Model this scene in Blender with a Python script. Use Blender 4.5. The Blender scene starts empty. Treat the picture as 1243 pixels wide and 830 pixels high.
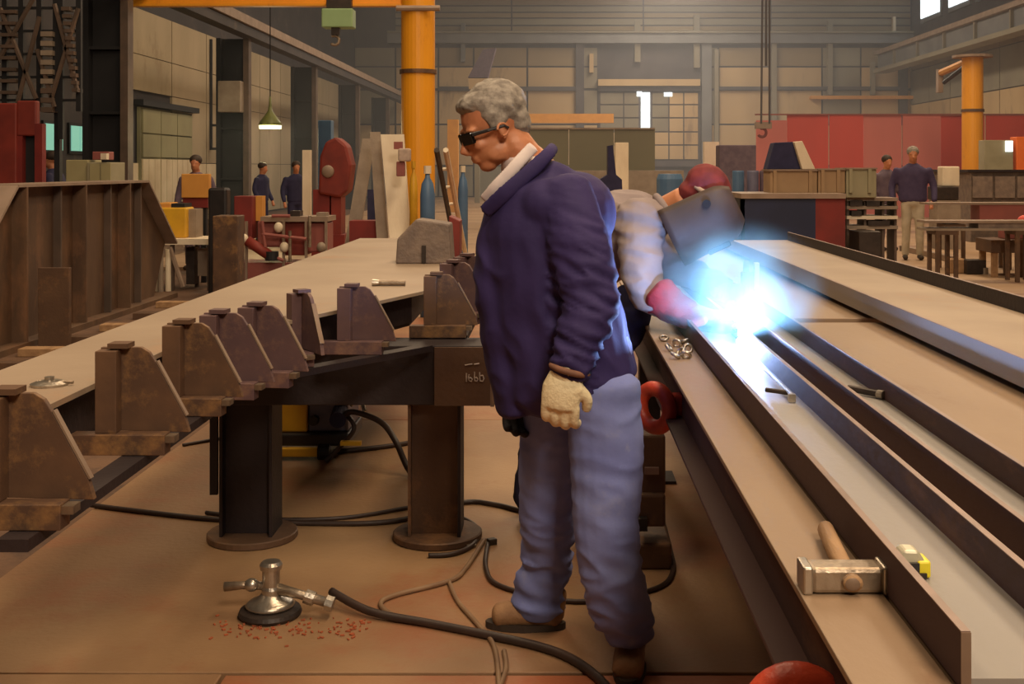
import bpy, bmesh, math, random
from mathutils import Vector, Matrix, noise
random.seed(7)
PI = math.pi
SC = bpy.context.scene
COL = SC.collection

# ------------------------------------------------------------------ camera
F, CX, CY, EYE = 1450.0, 672.0, 203.0, 1.5      # focal length and principal point in pixels of the 1243x830 frame
cd = bpy.data.cameras.new('camera')
cam = bpy.data.objects.new('camera', cd); COL.objects.link(cam)
cam.location = (0, 0, EYE); cam.rotation_euler = (PI / 2, 0, 0)
cd.sensor_width = 36.0; cd.lens = 36.0 * F / 1243.0
cd.shift_x = -(CX - 621.5) / 1243.0
cd.shift_y = -(415.0 - CY) / 1243.0
cd.clip_start = 0.05; cd.clip_end = 300
SC.camera = cam

# ------------------------------------------------------------------ light and exposure
SC.view_settings.view_transform = 'Standard'
SC.view_settings.look = 'None'
SC.view_settings.exposure = 0.3
SC.view_settings.gamma = 1.0
SC.view_settings.use_curve_mapping = False
w = bpy.data.worlds.new('world'); SC.world = w; w.use_nodes = True
w.node_tree.nodes['Background'].inputs[0].default_value = (0.75, 0.8, 1.0, 1)
w.node_tree.nodes['Background'].inputs[1].default_value = 0.2

def area(name, loc, rot, sx, sy, power, col):
    l = bpy.data.lights.new(name, 'AREA'); l.shape = 'RECTANGLE'; l.size = sx; l.size_y = sy
    l.energy = power; l.color = col
    o = bpy.data.objects.new(name, l); COL.objects.link(o); o.location = loc; o.rotation_euler = rot
    return o
WARM = (1.0, 0.74, 0.48)
area('roof_light', (-4.0, 3.0, 10.6), (0, 0, 0), 1.6, 9, 330, WARM)
area('roof_light', (3.2, 3.0, 10.6), (0, 0, 0), 2.2, 9, 700, WARM)
area('roof_light', (-1.5, 16.0, 10.6), (0, 0, 0), 2.5, 10, 560, WARM)
area('roof_light', (8.0, 22.0, 10.6), (0, 0, 0), 2.5, 14, 950, WARM)
area('roof_light', (5.0, 46.0, 10.6), (0, 0, 0), 3, 20, 2100, (1.0, 0.82, 0.62))
area('roof_light', (-3.5, 34.0, 10.6), (0, 0, 0), 2, 16, 520, WARM)

def aim(o, tgt):
    o.rotation_euler = (Vector(tgt) - o.location).to_track_quat('-Z', 'Y').to_euler()
aim(area('key_light', (2.6, -4.8, 7.2), (0, 0, 0), 2.2, 1.8, 540, (1.0, 0.8, 0.6)), (-.3, 5.0, .6))  # unseen key light added behind the camera to brighten front faces

def point(name, loc, r, power, col):
    l = bpy.data.lights.new(name, 'POINT'); l.shadow_soft_size = r; l.energy = power; l.color = col
    o = bpy.data.objects.new(name, l); COL.objects.link(o); o.location = loc
    return o
ARC = Vector((0.595, 3.80, 0.945))

# ------------------------------------------------------------------ helpers
def P(px, py, Y):
    return Vector(((px - CX) * Y / F, Y, EYE - (py - CY) * Y / F))
def FL(px, py, z=0.0):
    Y = (EYE - z) * F / (py - CY)
    return Vector(((px - CX) * Y / F, Y, z))

MATS = {}
def mat(name, c1, c2=None, scale=6.0, rough=0.6, metal=0.0, bump=0.0, bscale=None, stretch=(1, 1, 1), c3=None, spots=0.0, sscale=2.0, lo=0.35, hi=0.65):
    m = bpy.data.materials.new(name); m.use_nodes = True
    nt = m.node_tree; N = nt.nodes; L = nt.links
    b = N['Principled BSDF']
    b.inputs['Roughness'].default_value = rough; b.inputs['Metallic'].default_value = metal
    if c2 is None: c2 = tuple(x * 0.8 for x in c1)
    tc = N.new('ShaderNodeTexCoord'); mp = N.new('ShaderNodeMapping'); mp.inputs['Scale'].default_value = stretch
    L.new(tc.outputs['Object'], mp.inputs['Vector'])
    nz = N.new('ShaderNodeTexNoise'); nz.inputs['Scale'].default_value = scale; nz.inputs['Detail'].default_value = 6
    L.new(mp.outputs[0], nz.inputs['Vector'])
    rp = N.new('ShaderNodeValToRGB'); rp.color_ramp.elements[0].position = lo; rp.color_ramp.elements[1].position = hi
    rp.color_ramp.elements[0].color = (*c1, 1); rp.color_ramp.elements[1].color = (*c2, 1)
    L.new(nz.outputs['Fac'], rp.inputs[0])
    out = rp.outputs[0]
    if c3 is not None:
        n2 = N.new('ShaderNodeTexNoise'); n2.inputs['Scale'].default_value = sscale; n2.inputs['Detail'].default_value = 8
        n2.inputs['Roughness'].default_value = 0.7
        L.new(mp.outputs[0], n2.inputs['Vector'])
        r2 = N.new('ShaderNodeValToRGB'); r2.color_ramp.elements[0].position = 0.62 - spots * 0.3; r2.color_ramp.elements[1].position = 0.72 - spots * 0.2
        mx = N.new('ShaderNodeMixRGB'); mx.inputs[2].default_value = (*c3, 1)
        L.new(n2.outputs['Fac'], r2.inputs[0]); L.new(r2.outputs[0], mx.inputs[0]); L.new(out, mx.inputs[1])
        out = mx.outputs[0]
    L.new(out, b.inputs['Base Color'])
    if bump:
        bz = N.new('ShaderNodeTexNoise'); bz.inputs['Scale'].default_value = bscale or scale * 6; bz.inputs['Detail'].default_value = 5
        L.new(mp.outputs[0], bz.inputs['Vector'])
        bp = N.new('ShaderNodeBump'); bp.inputs['Strength'].default_value = bump; bp.inputs['Distance'].default_value = 0.02
        L.new(bz.outputs['Fac'], bp.inputs['Height']); L.new(bp.outputs[0], b.inputs['Normal'])
    MATS[name] = m
    return m
def emit(name, c, s):
    m = bpy.data.materials.new(name); m.use_nodes = True
    b = m.node_tree.nodes['Principled BSDF']
    b.inputs['Base Color'].default_value = (*c, 1); b.inputs['Emission Color'].default_value = (*c, 1); b.inputs['Emission Strength'].default_value = s
    MATS[name] = m
    return m

M = MATS
mat('floor_steel', (0.39, 0.24, 0.12), (0.24, 0.13, 0.065), 0.9, 0.55, 0.1, 0.12, 40, (1, 1, 1), (0.3, 0.12, 0.055), 0.35, 0.8)
mat('floor_steel_rusty', (0.40, 0.215, 0.10), (0.24, 0.115, 0.055), 1.3, 0.6, 0.1, 0.12, 40, (1, 1, 1), (0.32, 0.1, 0.04), 0.5, 0.9)
mat('shop_floor', (0.16, 0.085, 0.045), (0.09, 0.045, 0.025), 1.2, 0.8, 0, 0.3, 20, (1, 1, 1), (0.06, 0.035, 0.025), 0.4, 2)
mat('far_floor', (0.42, 0.28, 0.17), (0.32, 0.2, 0.11), 0.5, 0.6, 0, 0.1, 8, (0.5, 2, 1), (0.22, 0.12, 0.08), 0.3, 0.7)
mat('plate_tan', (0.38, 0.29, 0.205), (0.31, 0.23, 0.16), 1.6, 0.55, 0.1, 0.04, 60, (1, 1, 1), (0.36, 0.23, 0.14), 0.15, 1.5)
mat('bench_tan', (0.30, 0.205, 0.125), (0.245, 0.16, 0.098), 2.2, 0.5, 0.15, 0.05, 60, (1, 0.4, 1), (0.2, 0.11, 0.06), 0.2, 2.5)
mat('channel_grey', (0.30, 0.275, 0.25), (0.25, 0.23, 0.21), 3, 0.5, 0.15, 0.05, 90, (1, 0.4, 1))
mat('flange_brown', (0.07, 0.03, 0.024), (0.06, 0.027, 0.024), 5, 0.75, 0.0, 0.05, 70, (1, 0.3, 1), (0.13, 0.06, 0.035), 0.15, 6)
mat('edge_bright', (0.3, 0.2, 0.16), (0.22, 0.15, 0.12), 12, 0.4, 0.3)
mat('girder_brown', (0.13, 0.072, 0.04), (0.085, 0.045, 0.027), 3, 0.6, 0.15, 0.1, 50, (1, 1, 1), (0.2, 0.1, 0.045), 0.3, 4)
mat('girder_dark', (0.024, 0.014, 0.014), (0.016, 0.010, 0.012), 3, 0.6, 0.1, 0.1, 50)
mat('bracket_steel', (0.14, 0.072, 0.036), (0.075, 0.04, 0.025), 6, 0.6, 0.15, 0.03, 60, (1, 1, 1), (0.27, 0.14, 0.05), 0.3, 5)
mat('bracket_violet', (0.135, 0.075, 0.07), (0.09, 0.05, 0.055), 6, 0.6, 0.15, 0.03, 60, (1, 1, 1), (0.22, 0.12, 0.08), 0.3, 5)
mat('bright_edge', (0.26, 0.18, 0.12), (0.19, 0.12, 0.08), 10, 0.5, 0.2)
mat('big_girder', (0.15, 0.085, 0.045), (0.09, 0.05, 0.03), 2.5, 0.65, 0.1, 0.1, 30, (1, 1, 0.5), (0.2, 0.1, 0.05), 0.3, 2)
mat('crane_yellow', (0.84, 0.36, 0.015), (0.74, 0.3, 0.012), 1.5, 0.45, 0, 0.03, 20, (1, 1, 0.3), (0.55, 0.22, 0.02), 0.05, 3)
mat('safety_yellow', (0.75, 0.42, 0.02), (0.6, 0.32, 0.02), 4, 0.5)
mat('orange_sheet', (0.68, 0.32, 0.06), (0.6, 0.27, 0.05), 4, 0.6)
mat('primer_red', (0.25, 0.03, 0.018), (0.15, 0.018, 0.012), 2.5, 0.6, 0, 0.05, 20)
mat('dark_red', (0.22, 0.02, 0.015), (0.15, 0.015, 0.012), 3, 0.6)
mat('pink_red', (0.34, 0.10, 0.08), (0.26, 0.08, 0.07), 2.5, 0.6)
mat('curtain_red', (0.7, 0.075, 0.05), (0.6, 0.065, 0.045), 0.8, 0.6, 0, 0.05, 5, (1, 1, 0.3))
mat('curtain_pink', (0.70, 0.20, 0.17), (0.62, 0.17, 0.15), 0.8, 0.6, 0, 0.05, 5, (1, 1, 0.3))
mat('cream_plate', (0.85, 0.74, 0.55), (0.74, 0.62, 0.45), 5, 0.55, 0, 0.1, 30, (1, 1, 0.4))
mat('grey_plate', (0.34, 0.27, 0.2), (0.25, 0.19, 0.14), 4, 0.55, 0.1, 0.1, 30)
mat('casting_grey', (0.24, 0.18, 0.14), (0.16, 0.12, 0.1), 9, 0.7, 0, 0.3, 40)
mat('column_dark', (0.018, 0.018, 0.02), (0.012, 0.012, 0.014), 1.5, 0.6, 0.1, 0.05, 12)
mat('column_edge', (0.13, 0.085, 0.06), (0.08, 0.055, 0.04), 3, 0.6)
mat('rail_brown', (0.32, 0.23, 0.17), (0.24, 0.17, 0.12), 4, 0.6)
mat('wall_cream', (0.46, 0.37, 0.24), (0.36, 0.29, 0.18), 0.8, 0.75, 0, 0.1, 8, (1, 1, 0.5), (0.26, 0.19, 0.11), 0.1, 0.7)
mat('wall_door', (0.33, 0.31, 0.17), (0.27, 0.25, 0.14), 0.8, 0.75, 0, 0.05, 6)
mat('wall_light', (0.8, 0.68, 0.46), (0.65, 0.52, 0.33), 1.4, 0.75, 0, 0.1, 9)
mat('wall_dark', (0.05, 0.042, 0.045), (0.032, 0.028, 0.032), 0.8, 0.75, 0, 0.1, 8, (1, 1, 1), (0.09, 0.07, 0.06), 0.2, 1.0)
mat('back_tan', (0.56, 0.4, 0.21), (0.45, 0.31, 0.16), 0.5, 0.8, 0, 0.1, 6, (1, 1, 0.25), (0.3, 0.2, 0.11), 0.1, 0.8)
mat('back_grey', (0.27, 0.24, 0.17), (0.22, 0.19, 0.14), 0.6, 0.8, 0, 0.05, 6)
mat('back_brown', (0.3, 0.22, 0.12), (0.22, 0.16, 0.09), 0.6, 0.8, 0, 0.1, 6, (0.3, 1, 1))
mat('back_steel', (0.2, 0.2, 0.2), (0.15, 0.15, 0.155), 1, 0.6, 0.1)
mat('back_dark', (0.09, 0.075, 0.075), (0.06, 0.05, 0.055), 1, 0.7)
mat('olive_sheet', (0.20, 0.18, 0.11), (0.17, 0.15, 0.095), 0.4, 0.7)
mat('wood', (0.42, 0.25, 0.12), (0.3, 0.17, 0.08), 3, 0.7, 0, 0.15, 20, (6, 1, 6))
mat('crate_tan', (0.4, 0.26, 0.14), (0.3, 0.19, 0.1), 2, 0.7, 0, 0.1, 12)
mat('crate_green', (0.36, 0.32, 0.2), (0.28, 0.25, 0.15), 2, 0.7)
mat('cabinet_beige', (0.42, 0.38, 0.2), (0.35, 0.3, 0.15), 2, 0.6)
mat('navy_panel', (0.012, 0.02, 0.07), (0.008, 0.014, 0.05), 2, 0.5)
mat('blue_bottle', (0.1, 0.2, 0.34), (0.08, 0.15, 0.27), 3, 0.45)
mat('sign_green', (0.3, 0.45, 0.22), (0.24, 0.37, 0.18), 2, 0.5)
mat('steel_bright', (0.55, 0.5, 0.42), (0.35, 0.3, 0.24), 20, 0.32, 0.85, 0.1, 60)
mat('steel_worn', (0.42, 0.34, 0.25), (0.22, 0.16, 0.11), 14, 0.4, 0.7, 0.15, 60)
mat('iron_dark', (0.05, 0.035, 0.028), (0.03, 0.022, 0.018), 10, 0.5, 0.3, 0.1, 50)
mat('clamp_red', (0.62, 0.075, 0.03), (0.42, 0.045, 0.02), 12, 0.42, 0.0, 0.15, 60)
mat('rust', (0.42, 0.1, 0.035), (0.3, 0.08, 0.03), 30, 0.8)
mat('hose_black', (0.03, 0.018, 0.014), (0.045, 0.025, 0.018), 10, 0.5)
mat('hose_tan', (0.26, 0.16, 0.085), (0.19, 0.11, 0.06), 10, 0.6)
mat('plastic_black', (0.015, 0.013, 0.014), (0.022, 0.018, 0.018), 10, 0.4)
mat('plastic_blue_grey', (0.17, 0.17, 0.26), (0.13, 0.13, 0.2), 6, 0.5)
mat('tape_yellow', (0.85, 0.72, 0.03), (0.75, 0.62, 0.02), 10, 0.4)
mat('tape_silver', (0.6, 0.56, 0.4), (0.5, 0.46, 0.34), 10, 0.35, 0.3)
mat('chalk', (0.5, 0.42, 0.36), (0.32, 0.26, 0.22), 60, 0.9)
mat('jacket_navy', (0.036, 0.022, 0.115), (0.024, 0.014, 0.085), 4, 0.8, 0, 0.05, 60)
mat('jacket_cuff', (0.26, 0.12, 0.07), (0.17, 0.08, 0.05), 20, 0.8)
mat('denim', (0.21, 0.25, 0.52), (0.15, 0.18, 0.43), 5, 0.85, 0, 0.06, 60, (1, 1, 1), (0.23, 0.255, 0.45), 0.2, 6)
mat('shirt_light', (0.8, 0.7, 0.66), (0.7, 0.6, 0.58), 20, 0.8)
mat('skin', (0.55, 0.23, 0.11), (0.48, 0.18, 0.085), 14, 0.5, 0, 0.05, 60)
mat('hair_grey', (0.34, 0.30, 0.25), (0.17, 0.145, 0.12), 45, 0.8, 0, 0.15, 120, (1, 1, 1))
mat('hair_dark', (0.03, 0.018, 0.012), (0.05, 0.03, 0.02), 40, 0.7)
mat('glove_cream', (0.9, 0.78, 0.5), (0.8, 0.66, 0.4), 14, 0.85, 0, 0.3, 80, (1, 1, 1), (0.5, 0.33, 0.17), 0.1, 14)
mat('glove_tip', (0.2, 0.11, 0.06), (0.32, 0.2, 0.11), 25, 0.85)
mat('glove_black', (0.012, 0.01, 0.014), (0.02, 0.016, 0.02), 20, 0.8)
mat('glove_red', (0.33, 0.006, 0.012), (0.22, 0.004, 0.01), 14, 0.75, 0, 0.3, 60)
mat('boot_brown', (0.3, 0.16, 0.07), (0.2, 0.1, 0.045), 12, 0.7, 0, 0.2, 60)
mat('sole_dark', (0.03, 0.018, 0.012), (0.04, 0.025, 0.015), 12, 0.7)
mat('lens_dark', (0.006, 0.004, 0.004), (0.006, 0.004, 0.004), 5, 0.12)
mat('shirt_grey', (0.32, 0.26, 0.25), (0.25, 0.2, 0.195), 6, 0.85, 0, 0.06, 60)
mat('helmet_shell', (0.085, 0.055, 0.045), (0.06, 0.04, 0.034), 8, 0.6)
mat('cap_maroon', (0.22, 0.03, 0.03), (0.15, 0.02, 0.025), 18, 0.8)
mat('cloth_band', (0.55, 0.42, 0.33), (0.42, 0.32, 0.26), 18, 0.8)
mat('cloth_navy', (0.02, 0.02, 0.06), (0.03, 0.028, 0.08), 8, 0.85)
mat('cloth_violet', (0.07, 0.05, 0.11), (0.05, 0.035, 0.085), 8, 0.85)
mat('cloth_plum', (0.14, 0.1, 0.13), (0.1, 0.07, 0.1), 8, 0.85)
mat('cloth_pale', (0.52, 0.45, 0.33), (0.42, 0.36, 0.26), 8, 0.85)
mat('roofing', (0.12, 0.1, 0.09), (0.09, 0.08, 0.07), 1, 0.8)
mat('shade_green', (0.2, 0.22, 0.06), (0.15, 0.17, 0.05), 8, 0.4)
mat('orange_bright', (0.95, 0.2, 0.03), (0.85, 0.17, 0.025), 3, 0.5)
emit('lamp_glow', (1.0, 0.95, 0.55), 1.3)
emit('daylight', (0.85, 0.97, 1.0), 1.6)
emit('daylight_teal', (0.2, 0.5, 0.4), 0.55)
emit('arc_core', (0.8, 0.92, 1.0), 60)

class MB:
    """collects geometry; build() links it as one mesh object"""
    def __init__(s): s.v = []; s.f = []
    def add(s, vs, fs):
        n = len(s.v); s.v += [Vector(v) for v in vs]; s.f += [tuple(i + n for i in f) for f in fs]; return s
    def box(s, x0, x1, y0, y1, z0, z1, m=None):
        vs = [Vector((x, y, z)) for z in (z0, z1) for y in (y0, y1) for x in (x0, x1)]
        if m: vs = [m @ v for v in vs]
        return s.add(vs, [(0, 2, 3, 1), (4, 5, 7, 6), (0, 1, 5, 4), (2, 6, 7, 3), (0, 4, 6, 2), (1, 3, 7, 5)])
    def cbox(s, c, d, rz=0, m=None):
        R = Matrix.Translation(c) @ (m or Matrix.Rotation(rz, 4, 'Z'))
        return s.box(-d[0] / 2, d[0] / 2, -d[1] / 2, d[1] / 2, -d[2] / 2, d[2] / 2, R)
    def prism(s, poly, ext, plane='XY', m=None):
        """poly in a plane, ext=(a,b) along the third axis"""
        def q(u, v, t):
            return Vector((u, v, t)) if plane == 'XY' else Vector((u, t, v)) if plane == 'XZ' else Vector((t, u, v))
        n = len(poly); vs = [q(u, v, ext[0]) for u, v in poly] + [q(u, v, ext[1]) for u, v in poly]
        if m: vs = [m @ v for v in vs]
        fs = [tuple(range(n))[::-1], tuple(range(n, 2 * n))] + [(i, (i + 1) % n, n + (i + 1) % n, n + i) for i in range(n)]
        return s.add(vs, fs)
    def tube(s, pts, r, n=8, cap=True, flat=1.0, side=None):
        pts = [Vector(p) for p in pts]; k = len(pts)
        rs = r if isinstance(r, (list, tuple)) else [r] * k
        base = len(s.v); prev = None
        for i, p in enumerate(pts):
            t = (pts[min(i + 1, k - 1)] - pts[max(i - 1, 0)]).normalized()
            if prev is None:
                a = Vector(side) if side else (Vector((0, 0, 1)) if abs(t.z) < 0.9 else Vector((1, 0, 0)))
                u = (a - t * a.dot(t)).normalized()
            else:
                u = (prev - t * prev.dot(t)).normalized()
            prev = u; v = t.cross(u)
            rr = rs[i]; ra, rb = rr if isinstance(rr, (list, tuple)) else (rr, rr * flat)
            for j in range(n):
                an = 2 * PI * j / n
                s.v.append(p + u * math.cos(an) * ra + v * math.sin(an) * rb)
        for i in range(k - 1):
            for j in range(n):
                a = base + i * n + j; b = base + i * n + (j + 1) % n
                s.f.append((a, b, b + n, a + n))
        if cap:
            s.f.append(tuple(base + j for j in range(n))[::-1]); s.f.append(tuple(base + (k - 1) * n + j for j in range(n)))
        return s
    def cyl(s, p0, p1, r, n=16, r1=None): return s.tube([p0, p1], [r, r1 if r1 is not None else r], n)
    def lathe(s, prof, c, n=24, m=None):
        base = len(s.v)
        for r, z in prof:
            for j in range(n):
                a = 2 * PI * j / n; v = Vector((r * math.cos(a), r * math.sin(a), z))
                if m: v = m @ v
                s.v.append(v + Vector(c))
        for i in range(len(prof) - 1):
            for j in range(n):
                a = base + i * n + j; b = base + i * n + (j + 1) % n
                s.f.append((a, b, b + n, a + n))
        s.f.append(tuple(base + j for j in range(n))[::-1]); s.f.append(tuple(base + (len(prof) - 1) * n + j for j in range(n)))
        return s
    def ell(s, c, r, m=None, n=16, k=10):
        base = len(s.v); c = Vector(c)
        for i in range(k + 1):
            ph = PI * i / k - PI / 2
            for j in range(n):
                th = 2 * PI * j / n
                v = Vector((r[0] * math.cos(ph) * math.cos(th), r[1] * math.cos(ph) * math.sin(th), r[2] * math.sin(ph)))
                if m: v = m @ v
                s.v.append(c + v)
        for i in range(k):
            for j in range(n):
                a = base + i * n + j; b = base + i * n + (j + 1) % n
                s.f.append((a, b, b + n, a + n))
        return s
    def torus(s, c, R, r, m=None, n=24, k=12, a0=0, a1=2 * PI):
        full = abs(a1 - a0) >= 2 * PI - 1e-4; cnt = n if full else n + 1; base = len(s.v)
        for i in range(cnt):
            a = a0 + (a1 - a0) * i / n
            for j in range(k):
                b = 2 * PI * j / k
                v = Vector(((R + r * math.cos(b)) * math.cos(a), (R + r * math.cos(b)) * math.sin(a), r * math.sin(b)))
                if m: v = m @ v
                s.v.append(Vector(c) + v)
        for i in range(n):
            for j in range(k):
                a = base + i * k + j; b = base + i * k + (j + 1) % k
                i2 = (i + 1) % cnt; c2 = base + i2 * k + j; d2 = base + i2 * k + (j + 1) % k
                s.f.append((a, c2, d2, b))
        return s
    def build(s, name, m, parent=None, bevel=0.0, smooth=False, remesh=0.0, sm=0, fn=None, org=None):
        me = bpy.data.meshes.new(name)
        if parent is not None: O = ORG.get(parent.name, Vector())
        elif org is not None: O = Vector(org)
        else:
            xs = [v.x for v in s.v]; ys = [v.y for v in s.v]; zs = [v.z for v in s.v]
            O = Vector(((min(xs) + max(xs)) / 2, (min(ys) + max(ys)) / 2, min(zs)))
        me.from_pydata([v - O for v in s.v], [], s.f)
        bm = bmesh.new(); bm.from_mesh(me); bmesh.ops.recalc_face_normals(bm, faces=bm.faces); bm.to_mesh(me); bm.free()
        o = bpy.data.objects.new(name, me); COL.objects.link(o)
        if remesh:
            md = o.modifiers.new('r', 'REMESH'); md.mode = 'VOXEL'; md.voxel_size = remesh; md.adaptivity = 0
            if sm:
                q = o.modifiers.new('s', 'SMOOTH'); q.iterations = sm; q.factor = 0.5
            dg = bpy.context.evaluated_depsgraph_get(); dg.update()
            nm = bpy.data.meshes.new_from_object(o.evaluated_get(dg)); o.modifiers.clear(); o.data = nm; bpy.data.meshes.remove(me); me = nm; me.name = name
            if fn:
                ns = [v.normal.copy() for v in me.vertices]
                for v, nn in zip(me.vertices, ns):
                    v.co = v.co + nn * fn(v.co + O, nn)
            smooth = True
        if smooth:
            for p in me.polygons: p.use_smooth = True
        me.materials.append(M[m])
        if bevel:
            md = o.modifiers.new('b', 'BEVEL'); md.width = bevel; md.segments = 2; md.limit_method = 'ANGLE'
        ORG[o.name] = O
        if parent is not None: o.parent = parent
        else: o.location = O
        return o
ORG = {}
def thing(name, label, cat, loc=(0, 0, 0), group=None):
    o = bpy.data.objects.new(name, None); COL.objects.link(o); o.empty_display_size = 0.1
    o.location = loc; o['label'] = label; o['category'] = cat; ORG[o.name] = Vector(loc)
    if group: o['group'] = group
    return o
def tag(o, label, cat, group=None):
    o['label'] = label; o['category'] = cat
    if group: o['group'] = group
    return o
def struct(o): o['kind'] = 'structure'; return o
def dup(root, loc, rz, label, group=None, scale=1.0):
    r = root.copy(); COL.objects.link(r); r.location = loc; r.rotation_euler = (0, 0, rz); r.scale = (scale,) * 3; r['label'] = label
    if group: r['group'] = group
    for ch in list(root.children):
        c = ch.copy(); COL.objects.link(c); c.parent = r
        for g in list(ch.children):
            d = g.copy(); COL.objects.link(d); d.parent = c
    return r
def bg(px0, py0, px1, py1, Y, dep):
    """a block whose front stands at distance Y between two picture columns and rows"""
    a = P(px0, py0, Y); b = P(px1, py1, Y)
    return (a.x, b.x, Y, Y + dep, b.z, a.z)
def spline(pts, n=8):
    pts = [Vector(p) for p in pts]; out = []
    for i in range(len(pts) - 1):
        p0 = pts[max(i - 1, 0)]; p1 = pts[i]; p2 = pts[i + 1]; p3 = pts[min(i + 2, len(pts) - 1)]
        for k in range(n):
            t = k / n
            out.append(0.5 * ((2 * p1) + (p2 - p0) * t + (2 * p0 - 5 * p1 + 4 * p2 - p3) * t * t + (3 * p1 - p0 - 3 * p2 + p3) * t ** 3))
    return out + [pts[-1]]

# ------------------------------------------------------------------ the setting
fl = struct(MB().box(-11, 19, -6, 62, -0.3, -0.055).build('floor', 'shop_floor'))
def floor_plate(x0, x1, y0, y1, m, z=0.0, name='floor_plate'):
    return MB().box(x0, x1, y0, y1, -0.055, z).build(name, m, fl, bevel=0.004)
g = 0.006
xs = [-2.03, 1.9, 4.6]
ys = [3.545, 7.1, 12.0]
for i in range(2):
    for j in range(2):
        floor_plate(xs[i] + g, xs[i + 1] - g, ys[j] + g, ys[j + 1] - g, 'floor_steel_rusty' if (i + j) % 2 else 'floor_steel', z=-0.001 * ((i * 2 + j) % 3))
floor_plate(-2.6, -0.98, 1.2, 3.53, 'floor_steel', 0.004)
floor_plate(-0.97, 1.4, 1.2, 3.53, 'floor_steel_rusty', 0.0)
floor_plate(1.41, 4.6, -3, 3.53, 'floor_steel', 0.0)
floor_plate(-5, 1.4, -3.0, 1.18, 'floor_steel', 0.0)
for i, x in enumerate([-6.5, -1.0, 4.7, 10.5]):
    for j, y in enumerate([12.01, 18, 25, 34, 47]):
        if i == 0 and j == 0: x0 = -2.4
        else: x0 = x
        y1 = [18, 25, 34, 47, 60][j]
        floor_plate(x0, [-1.0, 4.7, 10.5, 18][i] - 0.02, y, y1 - 0.02, 'far_floor', -0.002)
floor_plate(4.61, 12, 3.54, 11.99, 'far_floor', -0.002)

# back wall: sheet panels between pilasters, girder and louvred strips above
BY = 60.0
def bp(px0, py0, px1, py1, dep=0.1, off=0.0): return bg(px0, py0, px1, py1, BY - off, dep)
wb = struct(MB().box(-11, 19, BY + 0.1, BY + 0.4, -0.3, 11).build('wall_back', 'back_dark'))
cols = [430, 480, 532, 575, 640, 702, 726, 850, 872, 935, 998, 1045, 1092, 1112]
for a, b in zip(cols[:-1], cols[1:]):
    if (a, b) == (726, 850): continue
    for (t, u, m) in ((58, 80, 'back_brown'), (82, 107, 'back_tan'), (110, 150, 'back_tan'), (152, 200, 'back_tan'), (202, 238, 'back_grey')):  # top row browner, the shade under the girder put into its colour
        MB().box(*bp(a + 1.2, t, b - 1.2, u, 0.12, 0.02)).build('wall_panel', m if (a not in (430, 702, 850, 998) or t > 150) else 'back_grey', wb)
for k, (t, u) in enumerate(((-2, 6), (8, 14), (16, 21), (23, 30), (32, 37))):
    for a, b in ((480, 620), (622, 780), (782, 935), (937, 1105)):
        MB().box(*bp(a, t, b, u, 0.15, 0.02)).build('wall_panel', ('back_brown', 'back_grey', 'back_brown', 'back_grey', 'back_brown')[k], wb)
MB().box(*bp(470, 39, 1110, 52, 0.5, 0.6)).build('wall_girder', 'back_steel', wb)
MB().box(*bp(470, 37.5, 1110, 39.5, 0.7, 0.8)).build('wall_girder', 'back_grey', wb)
for (x, t, u, wd, m) in ((562, 28, 75, 5, 'back_steel'), (704, 52, 238, 10, 'back_dark'), (718, 65, 88, 5, 'back_tan'), (774, 25, 75, 7, 'back_grey'), (846, 18, 82, 7, 'back_grey'), (858, 52, 200, 12, 'back_steel'), (870, 60, 238, 5, 'back_grey'), (1008, 25, 115, 6, 'back_grey'), (1086, 20, 38, 3, 'cream_plate'), (1097, 80, 150, 10, 'back_dark'), (1060, 75, 115, 5, 'back_grey'), (940, 52, 200, 6, 'back_grey')):
    MB().box(*bp(x - wd / 2, t, x + wd / 2, u, 0.3, 0.3)).build('wall_post', m, wb)
for (a, b, t, u) in ((532, 700, 105, 110), (872, 1092, 105, 109), (726, 850, 105, 110), (726, 850, 195, 202)):
    MB().box(*bp(a, t, b, u, 0.25, 0.25)).build('wall_rail', 'back_dark', wb)
MB().box(*bp(726, 96, 850, 104, 0.5, 0.5)).build('wall_girder', 'back_tan', wb)
# tall glazed gate in the back wall, one leaf ajar
wd = MB()
d1 = MB().box(*bp(726, 110, 850, 196, 0.05, 0.0)).build('door_1', 'back_dark'); struct(d1)
px = [728, 757, 776, 791, 812, 830, 848]; py = [112, 127, 143, 160, 176, 194]
for i in range(6):
    for j in range(5):
        if i == 2 and j < 3: continue
        MB().box(*bp(px[i] + .8, py[j] + .8, px[i + 1] - .8, py[j + 1] - .8, 0.04, 0.06)).build('pane', 'back_grey' if i < 4 and j < 3 else 'back_tan', d1)
MB().box(*bp(778, 112, 789, 158, 0.04, 0.08)).build('gap', 'daylight', d1)
MB().box(*bp(773, 111, 779, 117, 0.04, 0.08)).build('gap', 'daylight', d1)
MB().box(*bp(806, 112, 816, 117, 0.04, 0.08)).build('gap', 'daylight', d1)

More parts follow.
